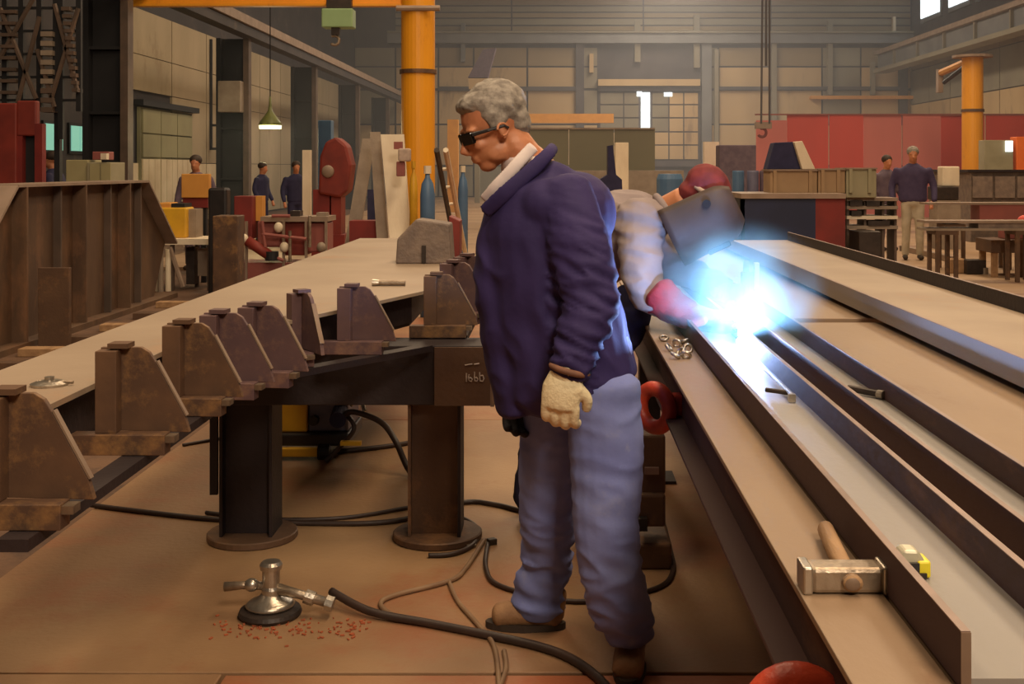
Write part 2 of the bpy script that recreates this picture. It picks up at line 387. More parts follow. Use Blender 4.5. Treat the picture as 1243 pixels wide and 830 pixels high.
# left wall
wl = struct(MB().box(-10.4, -10.0, 5, 60, -0.3, 11).build('wall_left', 'wall_dark'))  # dark base colour carries the shade of the upper wall
def lw(y0, y1, z0, z1, m, name='wall_panel', t=0.06): return MB().box(-10.0, -10 + t, y0, y1, z0, z1).build(name, m, wl)
y = 28.0
for k in range(10):
    y1 = y + 3.1
    for (a, b) in ((3.35, 4.2), (4.22, 5.3)):
        lw(y + 0.03, y1 - 0.03, a, b, 'wall_cream')
    if k != 0: lw(y + 0.03, y1 - 0.03, 1.62, 3.33, 'wall_cream'); 
    lw(y + 0.03, y1 - 0.03, 0.0, 1.6, 'wall_light' if k < 3 else 'wall_cream')
    y = y1
d2 = struct(MB().box(-9.98, -9.9, 28.6, 32.7, 0.0, 2.95).build('door_2', 'wall_door'))
for (a, b) in ((28.7, 30.0), (30.05, 31.3), (31.35, 32.6)):
    for (c, d) in ((1.75, 2.3), (2.34, 2.9)): MB().box(-9.9, -9.86, a, b, c, d).build('door_panel', 'wall_door', d2)
    for q in range(3): MB().box(-9.9, -9.86, a + q * .43, a + .4 + q * .43, 0.1, 1.7).build('door_panel', 'wall_light', d2)
struct(MB().box(-9.98, -9.75, 28.4, 32.9, 2.98, 3.12).build('trim_1', 'column_dark'))
for n, (a, b) in enumerate(((23.35, 24.2), (24.6, 25.5))):
    wn = struct(MB().box(-10.0, -9.95, a - .05, b + .05, 1.78, 2.42).build('window_%d' % (n + 1), 'column_dark'))
    for q in range(2): MB().box(-9.95, -9.93, a + q * (b - a) / 2 + .02, a + (q + 1) * (b - a) / 2 - .02, 1.84, 2.36).build('pane', 'daylight_teal', wn)
# right wall with high windows
wr = struct(MB().box(18.0, 18.4, 5, 60, -0.3, 11).build('wall_right', 'back_dark'))
for k in range(9):
    y0 = 33 + 3 * k
    for (a, b, m) in ((0, 2.4, 'back_grey'), (2.45, 4.6, 'back_tan'), (4.65, 6.3, 'back_grey'), (6.35, 7.6, 'back_brown')):
        MB().box(17.92, 18.0, y0 + .04, y0 + 2.96, a, b).build('wall_panel', m, wr)
for n, (a, b) in enumerate(((55.3, 58.2), (51.5, 54.1), (47.6, 50.6))):
    wn = struct(MB().box(17.9, 18.0, a - .1, b + .1, 8.5, 10.6).build('window_%d' % (n + 3), 'back_steel'))
    for q in range(2): MB().box(17.86, 17.9, a + q * (b - a) / 2 + .05, a + (q + 1) * (b - a) / 2 - .05, 8.72, 10.5).build('pane', 'daylight', wn)
struct(MB().box(-11, 19, -6, 62, 11.0, 11.2).build('ceiling', 'roofing'))
struct(MB().box(-11, 19, -6.3, -6, -0.3, 11).build('wall_front', 'wall_dark'))
struct(MB().box(-10.4, -10.0, -6, 5, -0.3, 11).build('wall_left', 'wall_dark'))
struct(MB().box(18.0, 18.4, -6, 5, -0.3, 11).build('wall_right', 'back_dark'))

# crane runways
t = thing('crane_runway', 'brown crane rail running back along the dark left columns', 'rail', (-7.2, 40, 4.6))
MB().box(-7.28, -7.0, 19, 59, 4.78, 4.98).build('rail', 'rail_brown', t)
MB().box(-7.35, -7.05, 19, 59, 4.55, 4.75).build('web', 'wall_dark', t)
t = thing('crane_runway', 'grey crane girder under the high window along the right wall', 'rail', (16.2, 45, 6.2))
MB().box(15.9, 16.1, 30, 59.3, 7.05, 7.25).build('rail', 'rail_brown', t)
MB().box(16.1, 16.3, 30, 59.3, 6.35, 7.05).build('web', 'back_steel', t)
MB().box(15.85, 16.55, 30, 59.3, 6.15, 6.33).build('flange', 'back_grey', t)
for k in range(8): MB().box(15.98, 16.1, 31 + k * 3.6, 31.1 + k * 3.6, 6.35, 7.05).build('stiffener', 'back_grey', t)
# dark steel columns of the left aisle
clab = ['nearest and widest dark steel column by the red machine', 'dark steel column second from the left, beside the pale door', 'dark steel column third from the left, behind the hanging lamp',
        'slim dark column behind the red machine', 'farthest slim dark column near the yellow crane post']
for k, yy in enumerate((20.2, 28.2, 36.2, 44.2, 52.2)):
    t = thing('steel_column', clab[k], 'column', (-7.6, yy, -0.055), 'columns of the left aisle')
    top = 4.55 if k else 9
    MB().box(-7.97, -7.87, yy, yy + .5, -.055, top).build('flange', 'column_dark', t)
    MB().box(-7.33, -7.2, yy, yy + .26, -.055, top).build('flange', 'column_edge', t)  # right flange coloured paler for the light it catches
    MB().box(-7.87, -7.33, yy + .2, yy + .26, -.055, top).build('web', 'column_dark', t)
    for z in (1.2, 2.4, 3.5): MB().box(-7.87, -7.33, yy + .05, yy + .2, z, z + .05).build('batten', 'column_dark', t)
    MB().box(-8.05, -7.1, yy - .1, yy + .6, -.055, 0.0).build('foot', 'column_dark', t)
t = wl
for bx in ((-9.0, -8.93, 2.0, 5.2), (-8.6, -8.53, 2.0, 2.75)): MB().box(bx[0] - .94, bx[1] - .94, 34.5, 34.58, bx[2], bx[3]).build('bar', 'column_dark', t)
for z in (2.0, 2.68): MB().box(-9.94, -9.47, 34.5, 34.58, z, z + .07).build('bar', 'column_dark', t)
tag(MB().box(*bg(264, 98, 292, 136, 27.9, .3)).build('switch_box', 'grey_plate', bevel=.02), 'brown switch box on the second dark column', 'box')

# scaffold of ladders and chains at the top left
t = thing('scaffold_stair', 'tall dark lattice scaffold with pale worn steps at the upper left', 'scaffold', P(50, 300, 17))
for (x, r) in ((2, 1), (22, 1), (44, 1), (64, 1), (70, 1), (92, 1)):
    a = P(x, -20, 17); b = P(x, 135, 17)
    MB().box(a.x, a.x + .07, 17, 17.07, b.z if x != 70 else 1.9, a.z).build('upright', 'column_dark', t)
for k in range(9):
    z = P(0, 38 + k * 11.5, 17).z
    MB().box(*bg(49, 38 + k * 11.5, 63, 44 + k * 11.5, 16.9, .25)).build('step', 'grey_plate' if k < 6 else 'column_edge', t)
for k in range(12):
    MB().box(*bg(74 + k * 1.2, 8 + k * 9, 84 + k * .9, 12.5 + k * 9, 16.9, .2)).build('step', 'column_edge', t)
for k in range(8):
    MB().box(*bg(0, 12 + k * 14, 18, 16 + k * 14, 16.9, .2)).build('step', 'column_edge', t)
for (a, b, c, d) in ((0, 70, 45, -10), (20, 130, 48, 20), (62, 120, 95, 10), (0, 10, 44, 120), (66, 5, 94, 110), (45, 60, 66, 130)):
    MB().cyl(P(a, b, 16.95), P(c, d, 16.95), .035, 6).build('brace', 'column_edge', t)
for k in range(5): MB().box(*bg(0, 8 + k * 28, 94, 11 + k * 28, 17.02, .05)).build('ledger', 'column_dark', t)
for x in (10, 62): 
    MB().box(P(x, 0, 17.0).x, P(x, 0, 17.0).x + .08, 17.1, 17.2, -.055, P(0, 130, 17).z).build('upright', 'column_dark', t)

# jib cranes
def jib(Y, x0, x1, top, arm, label, ring, base):
    c = P((x0 + x1) / 2, 0, Y); r = (x1 - x0) / 2 * Y / F; ztop = P(0, top, Y).z
    t = thing('jib_crane', label, 'crane', (c.x, Y, 0))
    MB().lathe([(r * 1.5, 0), (r * 1.5, .06), (r, .07), (r, ztop)], (c.x, Y, 0), 28).build('post', 'crane_yellow', t, smooth=False)
    z = P(0, ring, Y).z
    MB().lathe([(r * 1.0, z - .04), (r * 1.1, z - .04), (r * 1.1, z + .03), (r, z + .03)], (c.x, Y, 0), 28).build('collar', 'girder_brown', t)
    return t, c, r, ztop
t, c, r, zt = jib(21, 487, 528, -14, None, 'thick yellow crane post left of the man in sunglasses', 87, 300)
z1 = P(0, 8, 21).z
MB().box(P(106, 0, 21).x, c.x, 20.9, 21.1, z1, z1 + .04).build('arm_flange', 'crane_yellow', t)
MB().box(P(106, 0, 21).x, c.x, 20.98, 21.02, z1 + .04, z1 + .3).build('arm', 'crane_yellow', t)
MB().box(P(398, 0, 20.9).x, P(428, 0, 20.9).x, 20.75, 20.9, P(0, 12, 21).z, z1 + .16).build('trolley', 'iron_dark', t)
for (a, b) in ((485, 530),): 
    MB().cyl(P(481, 10, 20.7), P(534, 10, 20.7), .05, 8).build('bolt', 'rail_brown', t)
h = thing('chain_hoist', 'green chain hoist box hanging from the yellow crane arm', 'hoist', P(408, 35, 20.7))
MB().box(*bg(390, 10, 428, 33, 20.65, .35)).build('body', 'sign_green', h, bevel=.02)
MB().box(*bg(402, 33, 412, 42, 20.7, .12)).build('hook_block', 'iron_dark', h)
MB().torus(P(406, 49, 20.75), .08, .025, Matrix.Rotation(PI / 2, 4, 'X'), 16, 6, -2.4, 2.2).build('hook', 'steel_worn', h)
t, c, r, zt = jib(31, 1168, 1193, 70, None, 'slim yellow crane post on the right before the red sheeting', 134, 240)
MB().lathe([(r, zt), (r * 1.9, zt), (r * 1.9, zt + .06), (r, zt + .06)], (c.x, 31, 0), 20).build('cap', 'rail_brown', t)
MB().cyl(P(1180, 72, 31), P(1143, 88, 33), .1, 8).build('arm', 'orange_sheet', t)
MB().box(*bg(1139, 84, 1145, 112, 33, .2)).build('hanger', 'rail_brown', t)
MB().cyl(P(1172, 80, 31), P(1146, 100, 32.6), .06, 8).build('brace', 'column_dark', t)
t = thing('jib_crane', 'faded orange jib crane behind the head of the man in sunglasses', 'crane', (P(626, 0, 46).x, 46, 0))
MB().box(*bg(622, 138, 745, 149, 46, .3)).build('arm', 'orange_sheet', t)
MB().box(P(620, 0, 46).x, P(634, 0, 46).x, 46, 46.4, -.055, P(0, 137, 46).z).build('post', 'orange_sheet', t)
MB().box(*bp(985, 116, 1110, 120, 0.6, 0.5)).build('pipe_rail', 'orange_sheet', wb)
# crane rope with hook block
t = thing('crane_rope', 'two dark crane ropes with hook block hanging above the red sheeting', 'crane', P(928, 155, 34))
for x in (926, 934): MB().cyl(P(x, -60, 34), P(x - (2 if x < 930 else 0), 150, 34), .03, 6).build('rope', 'back_dark', t)
MB().cyl(P(930, -60, 34), P(930, 80, 34), .035, 6).build('rope', 'back_dark', t)
MB().box(*bg(918, 148, 937, 156, 34, .3)).build('hook_block', 'rail_brown', t)
MB().torus(P(925, 161, 34.1), .12, .04, Matrix.Rotation(PI / 2, 4, 'X'), 16, 6, -2.6, 2.0).build('hook', 'primer_red', t)

# pendant lamp
t = thing('pendant_lamp', 'green shaded pendant lamp glowing before the left wall', 'lamp', P(328, 152, 25))
lc = P(328, 152, 25)
MB().lathe([(.24, 0), (.22, .07), (.12, .2), (.05, .3), (.03, .42), (.02, .6)], lc, 20).build('lamp_shade', 'shade_green', t, smooth=True)
MB().lathe([(.23, -.07), (.235, 0)], lc, 20).build('bulb', 'lamp_glow', t)
MB().cyl(lc + Vector((0, 0, .55)), lc + Vector((0, 0, 7.5)), .012, 5).build('cord', 'column_dark', t)
pl = point('lamp_light', lc + Vector((0, -.1, -.25)), .2, 60, (1, .9, .5))

# ------------------------------------------------------------------ left: big trapezoid girder on its bed
t = thing('plate_girder', 'large dark trapezoid steel girder with vertical stiffeners at the left edge', 'girder', (-4.7, 12, -.055))
GX = -4.62
prof = [(9.2, .55), (10.15, 1.33), (13.35, 1.33), (14.4, .62), (14.6, .05), (9.2, .05)]
MB().prism([(9.2, .55), (10.15, 1.33), (13.3, 1.33), (14.3, .6), (13.9, .0), (9.2, .0)], (GX - .06, GX - .03), 'YZ').build('web', 'big_girder', t)
MB().box(GX - .35, GX + .1, 10.1, 13.35, 1.33, 1.355).build('top_flange', 'rail_brown', t)
def slab(y0, z0, y1, z1, x0, x1, th, name, m):
    d = Vector((0, y1 - y0, z1 - z0)).normalized(); n = Vector((0, -d.z, d.y)) * th
    a = Vector((0, y0, z0)); b = Vector((0, y1, z1))
    vs = [Vector((x, q.y, q.z)) for x in (x0, x1) for q in (a, b, b + n, a + n)]
    return MB().add(vs, [(0, 1, 2, 3), (4, 7, 6, 5), (0, 4, 5, 1), (1, 5, 6, 2), (2, 6, 7, 3), (3, 7, 4, 0)]).build(name, m, t)
slab(13.35, 1.33, 14.35, .58, GX - .35, GX + .1, .025, 'end_flange', 'rail_brown')
slab(9.1, .5, 10.1, 1.33, GX - .35, GX + .1, .025, 'end_flange', 'rail_brown')
for k, yy in enumerate((9.75, 10.25, 11.1, 11.55, 12.35, 12.75, 13.25)):
    wdt = .12 if k % 2 else .05
    MB().box(GX - .03, GX + (.1 if k % 2 else .04), yy, yy + .03, 0.0, 1.33 if yy > 10.1 else 1.0).build('stiffener', 'big_girder' if k % 2 else 'column_edge', t)
MB().box(GX - .3, GX + .12, 9.1, 14.3, -.055, 0.0).build('base_plate', 'big_girder', t)
tag(MB().box(P(46, 0, 10.35).x, P(84, 0, 10.35).x, 10.35, 10.4, -.055, P(0, 325, 10.35).z).build('steel_sheet', 'cabinet_beige', bevel=.004), 'small rust-stained sheet leaning on the big dark girder', 'sheet')
bpy.data.objects['steel_sheet'].data.materials[0] = M['girder_brown']
# bed of sleepers between the girder and the long plate
for k, (yy, x0, x1) in enumerate(((7.9, -4.5, -2.7), (8.5, -4.6, -2.9), (9.1, -4.3, -3.0), (9.8, -4.4, -3.1), (10.5, -4.3, -3.2), (11.3, -4.3, -3.3), (12.2, -4.3, -3.4), (13.2, -4.4, -3.5))):
    tag(MB().box(x0, x1, yy, yy + .16, -.055, .01).build('floor_sleeper', 'wood' if k % 2 else 'girder_brown', bevel=.005), ('nearest', 'second', 'third', 'fourth', 'fifth', 'sixth', 'seventh', 'farthest')[k] + ' of the low brown bearer bars on the floor before the big dark girder', 'bar', 'floor bearers before the girder')

# ------------------------------------------------------------------ worktable with long plate, brackets
ZP = 0.954
poly = [(-1.49, 1.7), (-1.16, 1.7), (-1.16, 3.6), (-.98, 4.15), (-.57, 5.28), (-.57, 6.8), (-1.15, 9.2), (-1.49, 9.2)]
t = thing('girder_blank', 'long tan steel girder lying flat, widening to a node, on the two-legged stand', 'girder', (-1.3, 4, .8))
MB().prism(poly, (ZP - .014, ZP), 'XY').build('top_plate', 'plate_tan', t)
def strip(p, q, z0, z1, th, name, m, par):
    a = Vector((*p, 0)); b = Vector((*q, 0)); d = (b - a).normalized(); n = Vector((d.y, -d.x, 0)) * th
    MB().prism([(a.x, a.y), (b.x, b.y), (b.x + n.x, b.y + n.y), (a.x + n.x, a.y + n.y)], (z0, z1), 'XY').build(name, m, par)
inn = [(-1.20, 1.7), (-1.20, 3.62), (-1.03, 4.2), (-.63, 5.3), (-.63, 6.75), (-1.2, 9.1)]
for i in range(5): strip(inn[i], inn[i + 1], .812, ZP - .014, -.012, 'web', 'girder_dark', t)  # webs and bottom plate coloured dark for the shade below the plate
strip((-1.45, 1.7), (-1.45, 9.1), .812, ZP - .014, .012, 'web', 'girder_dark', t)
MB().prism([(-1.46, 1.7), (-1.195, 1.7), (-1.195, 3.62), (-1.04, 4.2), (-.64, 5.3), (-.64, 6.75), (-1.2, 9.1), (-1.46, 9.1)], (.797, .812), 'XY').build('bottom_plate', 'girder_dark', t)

t = thing('welding_stand', 'dark steel stand with crossbeam, two H-section legs and round feet', 'stand', (-.8, 4.85, 0))
MB().box(-1.37, -.25, 4.72, 4.95, .56, .795).build('crossbeam', 'girder_dark', t, bevel=.004)
MB().box(-.25, -.235, 4.715, 4.955, .555, .80).build('end_plate', 'bright_edge', t)
o = MB().box(-.47, -.25, 4.708, 4.7195, .56, .79).build('doubler_plate', 'girder_brown', t)
o['label'] = 'browner plate with chalk writing'
# chalk marks "100"-like scrawl
def stroke(pts, x0, z0, s):
    return [Vector((x0 + a * s, 4.7065, z0 + b * s)) for a, b in pts]
s = .055; zz = .685; x0 = P(566, 0, 4.71).x
for pts in ([(0, 0), (.02, 1.0)], [(.35, .85), (.25, .5), (.35, .1), (.6, .05), (.7, .3), (.5, .5), (.3, .4)], [(.95, 1.15), (.95, .5), (1.0, .1), (1.25, .05), (1.35, .3), (1.2, .5), (1.0, .45)],
            [(1.55, 1.1), (1.55, .55), (1.6, .1), (1.9, .05), (2.05, .35), (1.9, .75), (1.65, .7)], [(-.15, 1.9), (.7, 2.05)], [(.9, 2.0), (1.5, 2.1)]):
    MB().tube(stroke(pts, x0, zz - .03, s * .62), .003, 5).build('chalk_stroke', 'chalk', t)
for k, x in enumerate((-1.225, -.475)):
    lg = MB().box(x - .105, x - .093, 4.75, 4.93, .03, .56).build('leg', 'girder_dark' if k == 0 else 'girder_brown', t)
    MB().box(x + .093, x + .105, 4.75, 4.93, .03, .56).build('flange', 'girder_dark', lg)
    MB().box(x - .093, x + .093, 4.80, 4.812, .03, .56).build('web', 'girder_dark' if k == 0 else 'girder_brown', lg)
    MB().lathe([(.175, .0), (.18, .004), (.18, .024), (.175, .028)], (x + .005, 4.84, .001), 36).build('foot', 'girder_brown', t)
MB().box(-1.365, -1.335, 4.74, 4.76, .2, .56).build('side_strip', 'girder_dark', t)

# bracket prototype: local x to the right, z up from the bar underside
def bracket(m1, m2):
    t = thing('gusset_bracket', 'x', 'bracket', (0, 0, 0), 'gusset brackets along the girder')
    W, H = .22, .255
    pr = [(.0, .05), (W, .045), (W - .012, .085), (.135, H - .035), (.12, H - .012), (.10, H), (.0, H)]
    MB().prism(pr, (-.006, .008), 'XZ').build('gusset', m1, t, bevel=.0015)
    # pale strip along the sloping edge
    a = Vector((.137, 0, H - .035)); b = Vector((W - .010, 0, .085)); 
    d = (b - a).normalized(); n = Vector((d.z, 0, -d.x)) * -.004
    vs = [Vector((q.x, y, q.z)) for y in (-.008, .009) for q in (a, b, b + n, a + n)]
    MB().add(vs, [(0, 1, 2, 3), (4, 7, 6, 5), (0, 4, 5, 1), (1, 5, 6, 2), (2, 6, 7, 3), (3, 7, 4, 0)]).build('pale_edge', 'bright_edge', t)
    MB().box(.0, .052, -.045, -.006, .05, H - .004).build('stiffener', m2, t, bevel=.002)
    MB().box(.025, .075, -.03, .02, H, H + .012).build('cap', m1, t)
    MB().box(-.058, .175, -.06, -.012, .0, .05).build('base_bar', m2, t, bevel=.002)
    MB().box(.173, .198, -.055, -.02, .03, .046).build('tack_weld', 'steel_worn', t)
    return t
A = bracket('bracket_steel', 'bracket_steel'); B = bracket('bracket_violet', 'bracket_violet')
bl = [(A, -1.125, 2.36, 0, 1, 'nearest brown gusset bracket, cut by the left edge of the photo'),
      (A, -1.12, 2.96, 0, 1, 'second brown gusset bracket from the left, standing clear of the others'),
      (A, -1.105, 3.42, -.05, 1, 'third gusset bracket from the left, first of the tight row of three'),
      (B, -1.07, 3.66, -.08, 1, 'fourth gusset bracket, middle of the tight row of three'),
      (B, -1.005, 3.86, -.12, 1, 'fifth gusset bracket, last and most violet of the tight row of three'),
      (B, -.93, 4.34, -.95, .98, 'narrow twisted gusset bracket standing alone before the plate edge'),
      (B, -.81, 4.52, -.05, .98, 'violet gusset bracket under the torch lying on the plate'),
      (A, -.535, 4.96, 0, 1.0, 'brown gusset bracket on the stand crossbeam'),
      (B, -.50, 5.42, -.3, 1.06, 'slanting gusset bracket right behind the crossbeam one'),
      (B, -.46, 5.75, -.45, 1.08, 'farthest gusset bracket beside the jacket of the man')]
for k, (pr, x, yy, rz, sc, lab) in enumerate(bl):
    if k == 0: o = A; o.location = (x, yy, .8); o['label'] = lab
    elif k == 3: o = B; o.location = (x, yy, .8); o.rotation_euler = (0, 0, rz); o['label'] = lab
    else: dup(pr, (x, yy, .8), rz, lab, scale=sc)
A.location = (bl[0][1], bl[0][2], .8)
# supporting bars that carry the outer brackets
for (a, b, lab) in (((-1.02, 2.25), (-1.02, 3.95), 'long flat bar under the five left brackets'), ((-.93, 4.1), (-.5, 4.72), 'short flat bar under the two violet brackets')):
    aa = Vector((*a, 0)); bb = Vector((*b, 0)); d = (bb - aa).normalized(); n = Vector((d.y, -d.x, 0)) * .03
    tag(MB().prism([(aa.x - n.x, aa.y - n.y), (bb.x - n.x, bb.y - n.y), (bb.x + n.x, bb.y + n.y), (aa.x + n.x, aa.y + n.y)], (.775, .799), 'XY').build('flat_bar', 'girder_dark'), lab, 'bar')
tag(MB().box(-.45, -.36, 4.98, 5.9, .775, .799).build('flat_bar', 'girder_dark'), 'flat bar running back under the farthest brackets', 'bar')

# small things on the plate
t = thing('hand_torch', 'small grey hand torch lying on the tan plate', 'torch', P(470, 348, 5.45))
a = P(452, 346, 5.5); a.z = ZP + .014; b = P(492, 347, 5.5); b.z = ZP + .014
MB().cyl(a + (b - a) * .2, b, .013, 12).build('barrel', 'steel_worn', t); MB().cyl(a, a + (b - a) * .2, .017, 12, .014).build('head', 'steel_bright', t)
t = thing('steel_disc', 'shiny flat disc tool lying near the left end of the tan plate', 'disc', (-1.26, 3.0, ZP))
cc = Vector((-1.262, 2.99, ZP)); MB().lathe([(.045, 0), (.046, .006), (.03, .012), (.012, .014), (.012, .022)], cc, 24).build('body', 'steel_bright', t)
MB().cyl(cc + Vector((-.03, 0, .01)), cc + Vector((.06, .0, .008)), .004, 6).build('pin', 'steel_worn', t)
# casting at the far end of the plate
t = thing('steel_casting', 'grey stepped casting resting on the far end of the tan plate', 'casting', (-1.0, 6.9, ZP))
Yc = 6.75
MB().prism([(P(480, 0, Yc).x, ZP), (P(548, 0, Yc).x, ZP), (P(545, 0, Yc).x, P(0, 272, Yc).z), (P(505, 0, Yc).x, P(0, 266, Yc).z), (P(482, 0, Yc).x, P(0, 290, Yc).z)], (Yc, Yc + .25), 'XZ').build('body', 'casting_grey', t, bevel=.01)
MB().box(P(512, 0, Yc).x, P(517, 0, Yc).x, Yc - .01, Yc, ZP + .005, P(0, 298, Yc).z).build('slot', 'iron_dark', t)
tag(MB().prism([(P(537, 0, 7.4).x, 0), (P(556, 0, 7.4).x, 0), (P(558, 0, 7.4).x, P(0, 268, 7.4).z), (P(545, 0, 7.4).x, P(0, 262, 7.4).z)], (7.4, 7.6), 'XZ').build('steel_wedge', 'primer_red', bevel=.005), 'narrow red steel post right of the grey casting', 'post')

# ------------------------------------------------------------------ right bench with I-beam and channels
BZ = .90
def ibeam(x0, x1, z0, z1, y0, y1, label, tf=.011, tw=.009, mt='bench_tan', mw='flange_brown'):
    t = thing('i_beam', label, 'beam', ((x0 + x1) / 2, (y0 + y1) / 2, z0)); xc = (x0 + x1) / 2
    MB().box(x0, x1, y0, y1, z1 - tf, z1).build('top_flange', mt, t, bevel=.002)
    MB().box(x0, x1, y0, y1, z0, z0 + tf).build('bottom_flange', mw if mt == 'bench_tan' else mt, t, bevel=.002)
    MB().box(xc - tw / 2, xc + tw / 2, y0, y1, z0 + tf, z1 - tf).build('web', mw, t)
    return t
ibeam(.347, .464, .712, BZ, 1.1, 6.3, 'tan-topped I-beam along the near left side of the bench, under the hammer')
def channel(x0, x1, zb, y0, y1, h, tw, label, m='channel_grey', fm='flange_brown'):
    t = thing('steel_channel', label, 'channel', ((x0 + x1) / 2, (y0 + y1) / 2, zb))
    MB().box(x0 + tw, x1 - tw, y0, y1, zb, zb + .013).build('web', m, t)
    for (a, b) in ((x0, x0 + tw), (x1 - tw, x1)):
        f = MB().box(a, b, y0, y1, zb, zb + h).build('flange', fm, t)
        MB().box(a, b, y0 + .0, y1, zb + h, zb + h + .0015).build('pale_edge', 'edge_bright', f)  # pale strip along the flange top
        MB().box(a - .0003, b + .0003, y0 - .0015, y0, zb, zb + h).build('pale_edge', 'bright_edge', f)  # pale strip on the near flange end
    return t
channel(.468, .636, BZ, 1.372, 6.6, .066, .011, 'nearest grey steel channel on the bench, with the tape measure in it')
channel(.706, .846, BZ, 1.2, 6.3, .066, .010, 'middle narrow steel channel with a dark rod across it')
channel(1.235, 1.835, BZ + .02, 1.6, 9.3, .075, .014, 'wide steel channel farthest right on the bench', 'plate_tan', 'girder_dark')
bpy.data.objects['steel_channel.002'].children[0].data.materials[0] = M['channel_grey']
# bench top plates, two with a gap between
for (y0, y1, lab) in ((1.0, 4.62, 'near tan steel bench plate carrying the channels'), (4.75, 9.6, 'far tan steel bench plate beyond the dark cross gap')):
    tag(MB().box(.47, 1.95, y0, y1, .878, BZ).build('bench_plate', 'bench_tan', bevel=.003), lab, 'plate')
for k, (yy, lab) in enumerate(((1.9, 'nearest trestle under the bench, hidden in shade'), (5.75, 'dark trestle under the bench behind the welder'), (8.8, 'farthest trestle under the right end of the wide channel'))):
    x0 = .40 if k < 2 else 1.1
    t = thing('trestle', lab, 'trestle', (1.2, yy, 0), 'trestles under the bench')
    MB().box(x0, 1.95, yy - .06, yy + .06, .60, .712).build('bearer', 'girder_dark', t)
    MB().box(.47, 1.95, yy - .05, yy + .05, .712, .878).build('packer', 'girder_dark', t)
    for x in (x0 + .06, 1.85):
        MB().box(x - .05, x + .05, yy - .05, yy + .05, .015, .60).build('leg', 'girder_dark', t)
        MB().box(x - .12, x + .12, yy - .1, yy + .1, 0, .015).build('foot', 'girder_dark', t)

# hammer
HZ = BZ
hy = FL(1028, 722, BZ).y
t = thing('club_hammer', 'steel sledge hammer head with wooden handle lying on the tan I-beam', 'hammer', (.43, hy, BZ))
xa = P(975, 0, hy).x; xb = P(1084, 0, hy).x; zt = BZ + .037
MB().box(xa + .012, xb - .012, hy, hy + .045, BZ + .001, zt).build('head', 'steel_worn', t, bevel=.006)
MB().box(xa, xa + .014, hy - .002, hy + .047, BZ, zt + .002).build('striking_face', 'steel_bright', t, bevel=.003)
MB().box(xb - .014, xb, hy - .002, hy + .047, BZ, zt + .002).build('striking_face', 'steel_bright', t, bevel=.003)
hx = P(1034, 0, hy).x
MB().tube([(hx, hy - .008, BZ + .018), (hx + .002, hy + .05, BZ + .02), (hx + .010, hy + .14, BZ + .017), (hx + .020, hy + .25, BZ + .016)], [(.012, .014), (.013, .013), (.0145, .0135), (.0145, .013)], 12).build('handle', 'wood', t, smooth=True)
MB().ell((hx, hy - .004, BZ + .018), (.0145, .006, .0125)).build('handle_end', 'bright_edge', t, smooth=True)
# tape measure
ty = FL(1108, 700, .913).y; tx = P(1110, 0, ty).x
t = thing('tape_measure', 'small yellow tape measure in the nearest channel', 'tape measure', (tx, ty, .913))
MB().prism([(tx - .027, .914), (tx + .014, .914), (tx + .014, .938), (tx + .004, .952), (tx - .016, .953), (tx - .027, .94)], (ty - .006, ty + .026), 'XZ').build('case', 'tape_silver', t, bevel=.004)
MB().box(tx + .002, tx + .021, ty - .01, ty + .03, .914, .938).build('bumper', 'tape_yellow', t, bevel=.003)
MB().box(tx - .02, tx + .004, ty - .012, ty - .004, .92, .936).build('label_band', 'plastic_black', t)
MB().box(tx - .0, tx + .014, ty - .014, ty - .007, .9145, .922).build('tape_hook', 'iron_dark', t)
# rods lying in the channels
a = FL(1030, 471, .925); b = FL(1066, 478, .925)
t = thing('slag_chisel', 'short dark chisel with bright tip lying in the middle channel', 'chisel', (a + b) / 2)
MB().cyl(a, b, .009, 8).build('shank', 'iron_dark', t); MB().cyl(b, b + (b - a).normalized() * .018, .011, 10).build('tip', 'steel_bright', t)
a = FL(928, 448, .93); b = FL(962, 480, .93)
t = thing('welding_rod', 'bright metal rod leading from the arc along the nearest channel', 'rod', (a + b) / 2)
MB().cyl(a, b, .0045, 8).build('rod', 'steel_bright', t); MB().box(b.x - .012, b.x + .006, b.y - .012, b.y, .915, .935).build('stub', 'steel_bright', t)
MB().cyl(FL(930, 473, .925), FL(958, 477, .925), .006, 8).build('cross_pin', 'iron_dark', t)
# chain scraps on beam by glove
t = thing('shackle_links', 'few shiny loose chain links on the bench beside the red glove', 'chain', (.42, 3.8, BZ))
for k, (x, yv) in enumerate(((806, 407), (812, 419), (822, 414), (831, 411), (826, 424), (835, 420), (820, 428), (833, 428))):
    p = FL(x, yv + 3, BZ + .012)
    MB().torus(p, .013, .0055, Matrix.Rotation(k * 1.3, 4, 'Z') @ Matrix.Rotation(.5 + .4 * (k % 3), 4, 'X'), 14, 6).build('link', 'steel_bright', t, smooth=True)
# welding clamp standing by the arc
t = thing('screw_clamp', 'pale pink screw clamp standing on the channel right of the arc', 'clamp', P(912, 370, 4.6))
MB().box(*bg(916, 319, 922, 352, 4.6, .03)).build('spindle', 'cream_plate', t, bevel=.003)
MB().box(*bg(900, 330, 916, 354, 4.62, .025)).build('jaw', 'pink_red', t, bevel=.004)
MB().box(*bg(903, 316, 909, 330, 4.62, .02)).build('screw', 'steel_worn', t)
MB().box(*bg(906, 354, 911, 384, 4.62, .02)).build('post', 'steel_worn', t)

